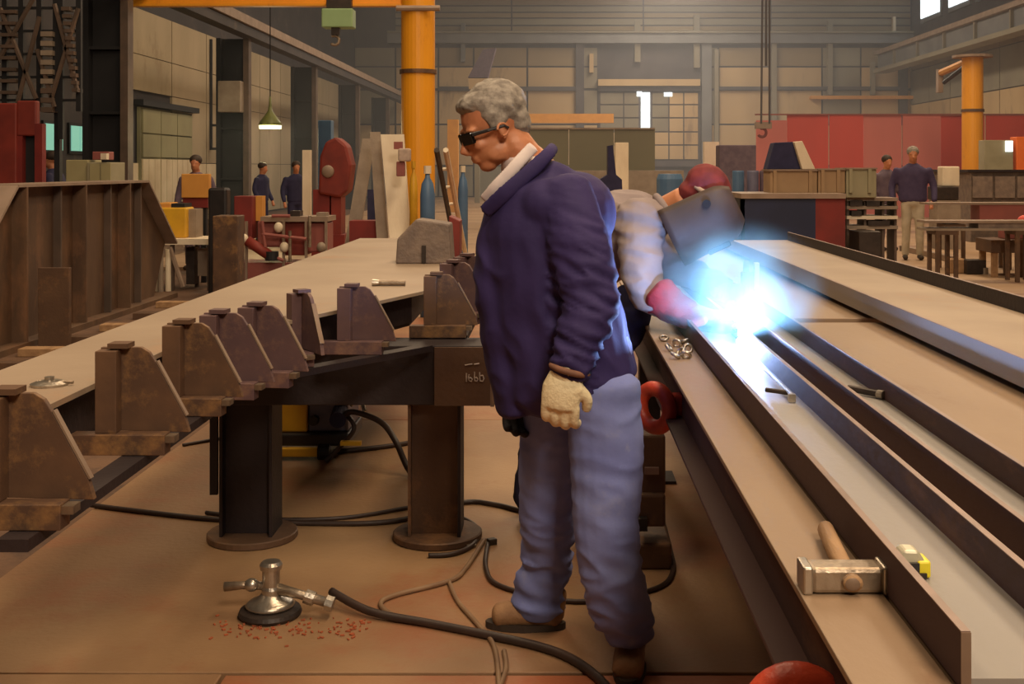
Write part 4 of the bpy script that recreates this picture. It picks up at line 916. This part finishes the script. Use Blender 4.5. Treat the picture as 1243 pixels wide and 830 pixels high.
for x in (1203, 1233): 
    for dy in (-.05, .4): MB().box(P(x, 0, ty_).x, P(x + 7, 0, ty_).x, ty_ + dy, ty_ + dy + .06, 0, P(0, 306, ty_).z).build('leg', 'wood' if x == 1203 else 'girder_brown', t)
MB().box(P(1205, 0, ty_).x, P(1240, 0, ty_).x, ty_ - .04, ty_, .02, .05).build('stretcher', 'girder_brown', t)
tag(MB().box(*bg(1221, 268, 1244, 290, ty_ + .1, .3)).build('steel_bracket', 'pink_red', bevel=.01), 'reddish bracket block on top of the brown trestle', 'block')
tag(MB().ell(P(1243, 269, ty_), (.09, .09, .09)).build('red_helmet', 'curtain_red', smooth=True), 'bright red round object at the right edge above the trestle', 'helmet')
# slanting bars on floor
for (p, q, r_, m, lab) in (((1095, 300), (1156, 318), .05, 'rail_brown', 'long pale bar lying slanting on the floor before the trestle'), ((1174, 318), (1196, 333), .04, 'grey_plate', 'second slanting steel bar ending at the trestle foot')):
    a = FL(p[0], p[1] + 4, 0); b = FL(q[0], q[1], 0); a.z = .06; b.z = .06
    d = (b - a).normalized(); n = Vector((d.y, -d.x, 0)) * r_
    tag(MB().prism([(a.x - n.x, a.y - n.y), (b.x - n.x, b.y - n.y), (b.x + n.x, b.y + n.y), (a.x + n.x, a.y + n.y)], (0.0, .09), 'XY').build('steel_bar', m), lab, 'bar')
tag(MB().box(*bg(1150, 314, 1172, 331, 17, .25)).build('wood_block', 'wood', bevel=.01), 'brown wood block under the slanting bar', 'block')
o = bpy.data.objects['wood_block']; o.location = (FL(1161, 331).x, FL(1161, 331).y, 0)
tag(MB().box(*bg(1172, 316, 1195, 333, 17, .25)).build('dark_block', 'iron_dark', bevel=.01), 'dark block beside the brown wood block', 'block')  # plain dark block on the floor
o = bpy.data.objects['dark_block']; o.location = (FL(1180, 332).x + .02, FL(1180, 332).y, 0)

# ------------------------------------------------------------------ people
def wr(amp, sc, stretch=(1, 1, 1), thr=0.0):
    def f(p, n):
        q = Vector((p.x * stretch[0], p.y * stretch[1], p.z * stretch[2])) * sc
        a = 1 - abs(noise.noise(q)) * 2.2
        b = noise.noise(q * 2.3 + Vector((5, 5, 5)))
        return amp * (a * .8 + b * .4 - .4)
    return f
def bodytube(mb, pts, rad, side=(0, 1, 0), n=16):
    """closed limb with rounded ends"""
    pts = [Vector(p) for p in pts]
    pp = spline(pts, 5); rr = []
    for i in range(len(pts) - 1):
        for k in range(5):
            t_ = k / 5; t_ = t_ * t_ * (3 - 2 * t_) if False else t_
            ra = rad[i] if isinstance(rad[i], tuple) else (rad[i], rad[i]); rb = rad[i + 1] if isinstance(rad[i + 1], tuple) else (rad[i + 1], rad[i + 1])
            rr.append((ra[0] * (1 - t_) + rb[0] * t_, ra[1] * (1 - t_) + rb[1] * t_))
    l = rad[-1] if isinstance(rad[-1], tuple) else (rad[-1], rad[-1]); rr.append(l)
    d0 = (pp[0] - pp[1]).normalized(); d1 = (pp[-1] - pp[-2]).normalized()
    m0 = min(rr[0]); m1 = min(l)
    pp = [pp[0] + d0 * m0 * .45, pp[0] + d0 * m0 * .25] + pp + [pp[-1] + d1 * m1 * .25, pp[-1] + d1 * m1 * .45]
    rr = [(rr[0][0] * .45, rr[0][1] * .45), (rr[0][0] * .8, rr[0][1] * .8)] + rr + [(l[0] * .8, l[1] * .8), (l[0] * .45, l[1] * .45)]
    return mb.tube(pp, rr, n, side=side)

def hand(name, mname, par, wrist, palm_c, fdir, across, curl_axis_sign, scale=1.0, tipmat=None):
    """glove: palm, four unequal fingers curled in two bends, thumb from the side of the palm"""
    mb = MB(); fdir = Vector(fdir).normalized(); ac = Vector(across).normalized(); ac = (ac - fdir * ac.dot(fdir)).normalized(); nrm = fdir.cross(ac) * curl_axis_sign
    s = scale; w_ = Vector(wrist); pc = Vector(palm_c)
    bodytube(mb, [w_, pc - fdir * .01 * s, pc + fdir * .035 * s], [(.033 * s, .026 * s), (.048 * s, .024 * s), (.046 * s, .02 * s)], side=ac)
    for k, (off, ln) in enumerate(((-.036, .86), (-.012, 1.0), (.012, .95), (.034, .75))):
        b = pc + fdir * .03 * s + ac * off * s
        l1, l2, l3 = .042 * ln * s, .028 * ln * s, .022 * ln * s
        d1 = (fdir + nrm * .35).normalized(); d2 = (fdir * .55 + nrm * 1.0).normalized(); d3 = (fdir * -.1 + nrm).normalized()
        p1 = b + d1 * l1; p2 = p1 + d2 * l2; p3 = p2 + d3 * l3
        bodytube(mb, [b, p1, p2, p3], [.0125 * s, .012 * s, .0115 * s, .0105 * s], side=ac, n=10)
    tb = pc - fdir * .015 * s - ac * .035 * s; tp = tb + (fdir * .6 - ac * .6 + nrm * .4).normalized() * .035 * s; te = tp + (fdir + nrm * .6).normalized() * .032 * s
    bodytube(mb, [tb, tp, te], [.018 * s, .014 * s, .012 * s], side=ac, n=10)
    return mb.build(name, mname, par, remesh=.0045, sm=2)

def shoe(par, heel, d, ln, name='boot', m='boot_brown', h=.1):
    d = Vector((*d, 0)).normalized(); sd = Vector((-d.y, d.x, 0)); heel = Vector(heel)
    mb = MB()
    bodytube(mb, [heel + d * .035 + Vector((0, 0, .045)), heel + d * ln * .45 + Vector((0, 0, .05)), heel + d * (ln - .055) + Vector((0, 0, .04))], [(.04, .042), (.047, .043), (.048, .036)], side=sd)
    bodytube(mb, [heel + d * .06 + Vector((0, 0, .04)), heel + d * .055 + Vector((0, 0, h + .02))], [(.045, .05), (.046, .055)], side=sd)
    bt = mb.build(name, m, par, remesh=.008, sm=3)
    out = []
    for k in range(20):
        a = 2 * PI * k / 20; u = math.cos(a); v = math.sin(a)
        wv = .05 if u > 0 else .043
        p = heel + d * (ln * .48 + u * ln * .46) + sd * v * wv * (1 if abs(u) < .9 else 1)
        out.append((p.x, p.y))
    MB().prism(out, (0.001, .022), 'XY').build('sole', 'sole_dark', bt)
    return bt

def head(par, c, yaw, pitch, mats, name='head', s=1.0, nosel=1.0, roll=0.0, extra=None):
    """face looks along local -x... built along +x then rotated by yaw; returns matrix"""
    m = Matrix.Translation(c) @ Matrix.Rotation(yaw, 4, 'Z') @ Matrix.Rotation(pitch, 4, 'Y') @ Matrix.Rotation(roll, 4, 'X')
    r3 = m.to_3x3().to_4x4()
    def q(x, y_, z): return m @ Vector((x * s, y_ * s, z * s))
    mb = MB()
    mb.ell(q(-.012, 0, .03), (.098 * s, .078 * s, .098 * s), r3, 24, 16)     # cranium
    mb.ell(q(.03, 0, -.035), (.062 * s, .058 * s, .078 * s), r3, 20, 14)      # face
    mb.ell(q(.052, 0, -.098), (.03 * s, .032 * s, .024 * s), r3, 16, 10)      # chin
    for sy in (-1, 1):
        mb.ell(q(.015, sy * .042, -.07), (.045 * s, .02 * s, .03 * s), r3, 14, 8)  # jaw
        mb.ell(q(.066, sy * .032, -.03), (.022 * s, .024 * s, .022 * s), r3, 12, 8) # cheek
        mb.ell(q(.076, sy * .03, .018), (.016 * s, .03 * s, .01 * s), r3, 12, 8)    # brow
    # nose
    mb.tube([q(.082, 0, .01), q(.098, 0, -.015), q(.112, 0, -.036), q(.098, 0, -.046)], [.009 * s, .011 * s, .014 * s, .012 * s], 10)
    mb.ell(q(.086, 0, -.066), (.012 * s, .026 * s, .007 * s), r3, 12, 8); mb.ell(q(.084, 0, -.077), (.012 * s, .022 * s, .007 * s), r3, 12, 8)
    return mb, m, r3, q

# --- the standing man
man = thing('person', 'grey-haired man in sunglasses, navy work jacket and jeans, standing with one pale glove', 'person', (0.08, 3.6, 0))
# body: head, neck, trunk core, one mesh
yaw = PI - .18 + .33   # facing left, slightly towards the camera
hc = Vector((-.182, 3.55, 1.618))
mb, hm, r3, q = head(man, hc, PI + .34, .38, None, s=.98)
bodytube(mb, [q(-.03, 0, -.03), (-.1, 3.56, 1.54), (-.03, 3.58, 1.44), (0, 3.58, 1.3)], [.06, .058, .075, .12])
for sy in (-1, 1):
    mb.ell(q(-.005, sy * .078, -.012), (.017, .008, .03), r3 @ Matrix.Rotation(sy * .35, 4, 'Z'), 12, 8)
bodytube(mb, [(0, 3.58, 1.3), (.04, 3.6, 1.05), (.06, 3.6, .88)], [(.14, .12), (.14, .11), (.14, .11)])
mb.build('body', 'skin', man, remesh=.0055, sm=3, fn=wr(.0012, 40))
# ear detail
MB().torus(q(-.004, .083, -.01), .018, .004, r3 @ Matrix.Rotation(.3, 4, 'Z') @ Matrix.Rotation(PI / 2, 4, 'X'), 16, 6, .3, 5.2).build('ear_rim', 'skin', man, smooth=True)
# hair: shell over the cranium, open at the face
hb = MB()
hb.ell(q(-.03, 0, .052), (.098, .084, .088), r3, 24, 16)
hb.ell(q(.022, 0, .088), (.06, .07, .036), r3, 20, 12)
hb.ell(q(-.07, 0, .0), (.05, .068, .072), r3, 16, 12)
for sy in (-1, 1): hb.ell(q(.0, sy * .072, .035), (.035, .014, .045), r3, 12, 10)
def hairfn(p, n):
    return .004 * noise.noise(p * 45) + .002 * noise.noise(Vector((p.x * 60, p.y * 60, p.z * 150)))
hb.build('hair', 'hair_grey', man, remesh=.006, sm=1, fn=hairfn)
# sunglasses
gl = MB()
for sy in (-1, 1):
    gl.cbox(q(.093, sy * .034, -.002), (.012, .056, .036), m=r3 @ Matrix.Rotation(sy * .35, 4, 'Z'))
gl.cbox(q(.1, 0, .008), (.01, .03, .012), m=r3)
go = gl.build('sunglasses', 'lens_dark', man, bevel=.004)
for sy in (-1, 1):
    MB().tube([q(.085, sy * .064, .008), q(.04, sy * .083, .004), q(-.01, sy * .088, -.0), q(-.022, sy * .086, -.012)], [(.0065, .003), (.005, .003), (.004, .003), (.004, .003)], 6, side=(0, 0, 1)).build('temple', 'plastic_black', go)
# shirt collar
cb = MB(); nc = Vector((-.085, 3.565, 1.50)); ax = (Vector((-.13, 3.56, 1.56)) - Vector((-.05, 3.57, 1.44))).normalized()
rm = Vector((0, 0, 1)).rotation_difference((ax + Vector((.5, 0, .2))).normalized()).to_matrix().to_4x4()
cb.lathe([(.074, -.03), (.07, .025), (.066, .035), (.063, .03), (.066, -.03)], nc, 28, rm)
cb.build('shirt_collar', 'shirt_light', man, smooth=True)
cb = MB()
bodytube(cb, [(-.2, 3.49, 1.405), (-.165, 3.465, 1.445), (-.11, 3.465, 1.505), (-.06, 3.485, 1.56)], [(.02, .009)] * 4, side=(-.75, 0, .65)); cb.build('shirt_collar', 'shirt_light', man, remesh=.006, sm=2)
# jacket: torso and sleeves in one surface
jk = MB()
S = (0, 1, 0)
bodytube(jk, [(.0, 3.585, 1.475), (-.02, 3.58, 1.41), (-.025, 3.575, 1.30), (-.005, 3.575, 1.12), (.03, 3.585, .95), (.048, 3.59, .85)],
         [(.09, .09), (.175, .165), (.2, .195), (.19, .20), (.19, .205), (.185, .21)], side=S, n=24)
jk.ell((.07, 3.59, 1.36), (.12, .17, .13)); jk.ell((-.01, 3.44, 1.39), (.09, .08, .08)); jk.ell((-.02, 3.75, 1.40), (.09, .08, .08))
# front panel hanging open
bodytube(jk, [(-.16, 3.6, 1.38), (-.19, 3.58, 1.2), (-.155, 3.58, .98), (-.115, 3.59, .78)], [(.1, .045), (.11, .05), (.11, .06), (.10, .055)], side=S)
# near sleeve
bodytube(jk, [(.03, 3.44, 1.44), (.065, 3.385, 1.30), (.105, 3.35, 1.13), (.075, 3.32, 1.03), (.045, 3.30, .935)], [(.072, .078), (.076, .09), (.07, .082), (.062, .07), (.054, .058)], side=S)
# far sleeve
bodytube(jk, [(-.02, 3.74, 1.42), (-.02, 3.8, 1.2), (-.05, 3.78, 1.0), (-.09, 3.72, .83)], [.085, .08, .068, .06], side=S)
def jfn(p, n):
    a = 0
    # horizontal creases on the sleeve
    if p.y < 3.42 and p.x > -.02: k = 1.0; qv = Vector((p.x * 9, p.y * 9, p.z * 34 + p.x * 14))
    else: k = .7; qv = Vector((p.x * 10 + p.z * 4, p.y * 8, p.z * 9))
    a = (1 - abs(noise.noise(qv)) * 2.4)
    lower = min(1, max(0.15, (1.42 - p.z) / .25))
    return .011 * k * lower * (a - .45)
jo = jk.build('jacket', 'jacket_navy', man, remesh=.0085, sm=4, fn=jfn)
# jacket collar and pocket, cuff, hem
cl = MB(); bodytube(cl, [(-.2, 3.47, 1.37), (-.14, 3.44, 1.425), (-.065, 3.45, 1.49), (-.015, 3.48, 1.54), (.0, 3.56, 1.56)], [(.022, .010), (.025, .011), (.024, .011), (.022, .010), (.018, .01)], side=(-.75, 0, .65)); cl.build('collar', 'jacket_navy', jo, remesh=.007, sm=2)
MB().torus((.044, 3.30, .942), .051, .009, Matrix.Rotation(.25, 4, 'Y'), 24, 8).build('cuff', 'jacket_cuff', jo, smooth=True)
# trousers
tr = MB()
bodytube(tr, [(.085, 3.59, .98), (.08, 3.6, .86)], [(.15, .15), (.165, .16)], side=S, n=20)
bodytube(tr, [(.14, 3.51, .86), (.155, 3.50, .66), (.155, 3.485, .44), (.185, 3.51, .24), (.218, 3.56, .14), (.222, 3.565, .115)], [(.10, .115), (.10, .11), (.094, .095), (.088, .088), (.08, .085), (.08, .085)], side=S, n=18)
bodytube(tr, [(.03, 3.70, .86), (-.005, 3.74, .66), (-.02, 3.79, .44), (-.02, 3.86, .25), (-.045, 3.9, .12), (-.05, 3.9, .065)], [(.105, .1), (.1, .1), (.088, .09), (.08, .082), (.085, .085), (.088, .085)], side=S, n=18)
def tfn(p, n):
    lower = min(1, max(.35, (.55 - p.z) / .3))
    qv = Vector((p.x * 8 + p.z * 6, p.y * 8, p.z * 20))
    return .012 * lower * (1 - abs(noise.noise(qv)) * 2.4 - .4)
tr.build('trousers', 'denim', man, remesh=.0085, sm=4, fn=tfn)
shoe(man, (.243, 3.70, 0), (-.12, -1), .29, h=.12)
shoe(man, (.045, 3.885, 0), (-1, .06), .285)
hand('glove', 'glove_cream', man, (.04, 3.30, .945), (.022, 3.29, .88), (-.12, .02, -1), (-1, .25, .1), 1, 1.18)
g2 = MB(); bodytube(g2, [(.046, 3.30, .955), (.034, 3.296, .915)], [(.05, .045), (.047, .034)], side=(1, 0, 0)); g2.build('glove_cuff', 'glove_cream', man, remesh=.006, sm=2, fn=wr(.003, 30))
hand('glove', 'glove_black', man, (-.09, 3.72, .85), (-.108, 3.72, .775), (-.05, 0, -1), (-1, -.2, 0), -1, 1.12)

# --- the welder
we = thing('person', 'welder bending over the arc in grey shirt, red gauntlet and dark face shield', 'person', (.1, 4.9, 0))
hc2 = Vector((.555, 4.55, 1.352))
mb, hm, r3, q = head(we, hc2, -.12, 1.12, None, s=.98)
bodytube(mb, [q(-.04, 0, -.04), (.43, 4.6, 1.33), (.34, 4.64, 1.28)], [.06, .058, .09])
bodytube(mb, [(.34, 4.64, 1.24), (.16, 4.76, 1.12), (.06, 4.85, .98)], [(.1, .12), (.1, .12), (.1, .12)])
for sy in (-1, 1): mb.ell(q(-.005, sy * .078, -.012), (.017, .008, .03), r3, 12, 8)
mb.build('body', 'skin', we, remesh=.007, sm=3)
cb = MB(); cb.ell(q(-.045, 0, .06), (.102, .092, .085), r3, 20, 14); cb.ell(q(-.06, 0, .0), (.055, .07, .06), r3, 16, 12); cb.build('cap', 'cap_maroon', we, remesh=.007, sm=2, fn=wr(.003, 25))
# head band
MB().torus(q(-.005, 0, .06), .1, .011, r3 @ Matrix.Rotation(-.5, 4, 'Y'), 28, 8).build('head_band', 'cloth_band', we, smooth=True)
# shield: curved shell in front of the face
sh = MB(); cols_ = 25; rows_ = 12; base = []
for layer, off in ((0, 0), (1, -.006)):
    for i in range(rows_):
        v = i / (rows_ - 1); z = .135 - .285 * v
        for j in range(cols_):
            a = (j / (cols_ - 1) - .5) * 2 * 2.15
            rr = (.132 + .012 * v) + off
            top = 1 - .35 * max(0, (1 - v * 4)) ** 2
            sh.v.append(q(.03 + math.cos(a) * (rr + .012) * top, math.sin(a) * rr * top * .95, z))
nL = rows_ * cols_
for L_ in (0, 1):
    for i in range(rows_ - 1):
        for j in range(cols_ - 1):
            a = L_ * nL + i * cols_ + j; sh.f.append((a, a + 1, a + cols_ + 1, a + cols_))
for i in range(rows_ - 1):
    for j in (0, cols_ - 1):
        a = i * cols_ + j; sh.f.append((a, a + cols_, a + cols_ + nL, a + nL))
for j in range(cols_ - 1):
    for i in (0, rows_ - 1):
        a = i * cols_ + j; sh.f.append((a, a + 1, a + 1 + nL, a + nL))
so = sh.build('face_shield', 'helmet_shell', we, smooth=True)
MB().cbox(q(.176, 0, -.0), (.02, .12, .09), m=r3).build('visor_window', 'lens_dark', so, bevel=.004)
MB().cyl(q(.0, -.125, .03), q(.0, -.142, .03), .016, 12).build('pivot', 'plastic_black', so)
# shirt
jk = MB()
bodytube(jk, [(.02, 4.9, 1.02), (.1, 4.8, 1.16), (.24, 4.72, 1.25), (.36, 4.66, 1.27)], [(.17, .15), (.17, .15), (.18, .15), (.15, .12)], side=(0, 1, 0), n=20)
jk.ell((.33, 4.55, 1.28), (.11, .11, .11)); jk.ell((.36, 4.8, 1.27), (.1, .1, .1)); jk.ell((.22, 4.68, 1.30), (.11, .13, .09))
bodytube(jk, [(.33, 4.52, 1.28), (.325, 4.46, 1.16), (.34, 4.40, 1.045), (.42, 4.34, .99)], [(.085, .085), (.075, .082), (.066, .07), (.052, .055)], side=(0, 1, 0))
bodytube(jk, [(.38, 4.8, 1.27), (.46, 4.74, 1.12), (.56, 4.6, 1.08), (.62, 4.4, 1.05)], [.075, .065, .055, .05])
jk.build('shirt', 'shirt_grey', we, remesh=.009, sm=4, fn=lambda p, n: .011 * ((1 - abs(noise.noise(Vector((p.x * 8 + p.z * 12, p.y * 6, p.z * 18)))) * 2.4) - .45))
cl = MB(); cl.torus((.435, 4.60, 1.325), .072, .016, Matrix.Rotation(1.0, 4, 'Y'), 24, 8); cl.build('collar', 'shirt_grey', we, smooth=True)
tr = MB()
bodytube(tr, [(.06, 4.86, 1.06), (.02, 4.92, .93)], [(.16, .15), (.17, .15)], side=(0, 1, 0))
bodytube(tr, [(.06, 4.82, .92), (.16, 4.72, .72), (.17, 4.70, .5), (.14, 4.76, .28), (.12, 4.8, .08)], [.1, .1, .085, .078, .075])
bodytube(tr, [(-.03, 4.99, .92), (-.05, 4.98, .7), (-.04, 4.98, .48), (-.08, 5.04, .26), (-.1, 5.08, .08)], [.1, .095, .082, .075, .075])
bodytube(tr, [(.30, 4.58, 1.03), (.3, 4.55, .92), (.22, 4.6, .8)], [(.05, .07), (.055, .07), (.06, .08)])
tr.build('trousers', 'cloth_navy', we, remesh=.012, sm=4, fn=wr(.006, 9, (1, 1, 2)))
shoe(we, (.07, 4.84, 0), (1, -.25), .28); shoe(we, (-.15, 5.12, 0), (1, -.2), .28)
hand('glove', 'glove_red', we, (.42, 4.33, .995), (.515, 4.26, .965), (1, -.42, -.22), (.25, .9, .35), 1, 1.45)
gc = MB(); bodytube(gc, [(.385, 4.36, 1.03), (.44, 4.32, .99), (.49, 4.28, .97)], [(.075, .07), (.06, .056), (.052, .045)], side=(0, 0, 1)); gc.build('gauntlet', 'glove_red', we, remesh=.007, sm=2, fn=wr(.005, 22))
hand('glove', 'glove_red', we, (.62, 4.4, 1.05), (.64, 4.33, 1.035), (.1, -1, -.15), (1, .2, 0), 1, 1.1)
t = thing('welding_torch', 'dark welding torch held in the red gauntlet at the arc', 'torch', (.58, 4.12, .97))
MB().tube([(.52, 4.2, .945), (.58, 4.1, .95), (.61, 4.0, .965)], [.022, .024, .018], 12).build('grip', 'plastic_black', t, smooth=True)
MB().tube([(.61, 4.0, .965), (.615, 3.92, .985), (.602, 3.845, .962)], [.012, .012, .009], 10).build('nozzle', 'steel_worn', t, smooth=True)

# --- people far behind
def worker(px, Y, ztop, yaw, jm, tm, hairm, label, lean_=0.0, bulk=1.0):
    x = P(px, 0, Y).x; s = ztop / 1.76
    t = thing('person', label, 'person', (x, Y, 0))
    Rm = Matrix.Translation((x, Y, 0)) @ Matrix.Rotation(yaw, 4, 'Z') @ Matrix.Scale(s, 4)
    def T(*p): return Rm @ Vector(p)
    side = Rm.to_3x3() @ Vector((0, 1, 0))
    hd, hm_, r3_, q_ = head(t, T(.03 + lean_, 0, 1.63), yaw, .1, None, s=s)
    bodytube(hd, [T(lean_, 0, 1.55), T(lean_ * .8, 0, 1.42), T(0, 0, 1.1)], [.055 * s, .07 * s, .1 * s], side=side, n=10)
    for sy in (-1, 1): bodytube(hd, [T(.1, sy * .27, .9), T(.14, sy * .26, .8)], [.03, .035], n=8)
    hd.build('body', 'skin', t, remesh=.018, sm=1)
    hb_ = MB(); hb_.ell(q_(-.025, 0, .05), (.106 * s, .094 * s, .086 * s), r3_, 14, 10); hb_.build('hair', hairm, t, smooth=True)
    j = MB()
    bodytube(j, [T(0, 0, .92), T(0, 0, 1.15), T(lean_ * .6, 0, 1.36), T(lean_ * .8, 0, 1.46)], [(.19 * s * bulk, .13 * s), (.19 * s * bulk, .13 * s), (.22 * s * bulk, .13 * s), (.12 * s, .1 * s)], side=side, n=14)
    for sy in (-1, 1): bodytube(j, [T(lean_ * .7, sy * .2 * bulk, 1.4), T(-.02, sy * .27 * bulk, 1.15), T(.1, sy * .27 * bulk, .92)], [.065 * s, .058 * s, .045 * s], n=10)
    j.build('jacket', jm, t, remesh=.022, sm=2)
    k = MB(); bodytube(k, [T(0, 0, .98), T(0, 0, .86)], [(.17 * s, .12 * s), (.17 * s, .12 * s)], side=side, n=12)
    for sy in (-1, 1): bodytube(k, [T(0, sy * .09, .86), T(.02, sy * .1, .48), T(-.02, sy * .11, .08)], [.095 * s, .07 * s, .058 * s], n=10)
    k.build('trousers', tm, t, remesh=.022, sm=2)
    for sy in (-1, 1):
        b = MB(); bodytube(b, [T(-.06, sy * .11, .045), T(.14, sy * .12, .04)], [(.045, .04), (.04, .035)], n=8); b.build('shoe', 'sole_dark', t, smooth=True)
    return t
worker(1108, 19.4, 1.84, -PI / 2 - .2, 'cloth_violet', 'cloth_pale', 'hair_grey', 'man in dark violet jacket and pale trousers at the right before the red sheeting', bulk=1.15)
worker(1076, 21.5, 1.72, -PI / 2 + .3, 'cloth_plum', 'cloth_plum', 'hair_dark', 'person in plum jacket behind the left shoulder of the man in pale trousers')
worker(359, 23.0, 1.62, -PI / 2 + .5, 'cloth_navy', 'cloth_navy', 'hair_dark', 'right one of two men in navy by the hanging lamp')
worker(318, 24.0, 1.6, -.3, 'cloth_navy', 'cloth_navy', 'hair_dark', 'left one of two men in navy by the hanging lamp')
worker(68, 17.6, 1.74, PI, 'cloth_navy', 'cloth_navy', 'hair_dark', 'man in navy standing by the red machine behind the big girder', lean_=.05)
worker(238, 17.5, 1.68, -PI / 2, 'cloth_plum', 'cloth_plum', 'hair_dark', 'person with dark hair behind the orange board')

# ------------------------------------------------------------------ the arc, its smoke and the haze
arc = tag(MB().ell(ARC, (.014, .014, .014)).build('welding_arc', 'arc_core', smooth=True), 'blinding white point of the welding arc on the channel', 'arc')
point('arc_light', ARC + Vector((0, 0, .016)), .015, 56, (.34, .52, 1.0))

def vol(name, dens_fn):
    m = bpy.data.materials.new(name); m.use_nodes = True; nt = m.node_tree; nt.nodes.clear()
    out = nt.nodes.new('ShaderNodeOutputMaterial'); v = nt.nodes.new('ShaderNodeVolumePrincipled')
    nt.links.new(v.outputs[0], out.inputs['Volume']); dens_fn(nt, v)
    M[name] = m; return m
def smoke_fn(nt, v):
    N = nt.nodes; L = nt.links
    tc = N.new('ShaderNodeTexCoord'); 
    sb_ = N.new('ShaderNodeVectorMath'); sb_.operation = 'SUBTRACT'; sb_.inputs[1].default_value = (0, 0, .14)
    L.new(tc.outputs['Object'], sb_.inputs[0])
    sc_ = N.new('ShaderNodeVectorMath'); sc_.operation = 'MULTIPLY'; sc_.inputs[1].default_value = (1 / .32, 1 / .31, 1 / .26)
    L.new(sb_.outputs[0], sc_.inputs[0])
    ln = N.new('ShaderNodeVectorMath'); ln.operation = 'LENGTH'; L.new(sc_.outputs[0], ln.inputs[0])
    mr = N.new('ShaderNodeMapRange'); mr.inputs[1].default_value = 1.0; mr.inputs[2].default_value = 0.0; mr.interpolation_type = 'SMOOTHSTEP'
    L.new(ln.outputs['Value'], mr.inputs[0])
    nz = N.new('ShaderNodeTexNoise'); nz.inputs['Scale'].default_value = 7; nz.inputs['Detail'].default_value = 3; L.new(tc.outputs['Object'], nz.inputs['Vector'])
    m2 = N.new('ShaderNodeMapRange'); m2.inputs[1].default_value = .35; m2.inputs[2].default_value = .7; L.new(nz.outputs['Fac'], m2.inputs[0])
    mu = N.new('ShaderNodeMath'); mu.operation = 'MULTIPLY'; L.new(mr.outputs[0], mu.inputs[0]); L.new(m2.outputs[0], mu.inputs[1])
    m3 = N.new('ShaderNodeMath'); m3.operation = 'MULTIPLY'; m3.inputs[1].default_value = 7.5; L.new(mu.outputs[0], m3.inputs[0])
    L.new(m3.outputs[0], v.inputs['Density']); v.inputs['Color'].default_value = (.55, .95, 1, 1); v.inputs['Anisotropy'].default_value = 0
vol('weld_smoke', smoke_fn)
sm = MB().ell(ARC + Vector((.025, .22, .14)), (.33, .32, .27), None, 24, 16).build('weld_smoke', 'weld_smoke', org=ARC + Vector((.025, .22, 0)), smooth=True)
sm.data.materials.clear(); sm.data.materials.append(M['weld_smoke'])
tag(sm, 'bright blue-white smoke glowing round the welding arc', 'smoke'); sm['kind'] = 'stuff'
def haze_fn(nt, v):
    v.inputs['Density'].default_value = .0075; v.inputs['Color'].default_value = (.85, .9, 1, 1)
vol('haze', haze_fn)
hz = MB().box(-9.9, 17.8, 24.0, 59.6, .01, 10.9).build('shop_haze', 'haze')
tag(hz, 'thin blue-grey welding haze filling the far half of the shop', 'haze'); hz['kind'] = 'stuff'
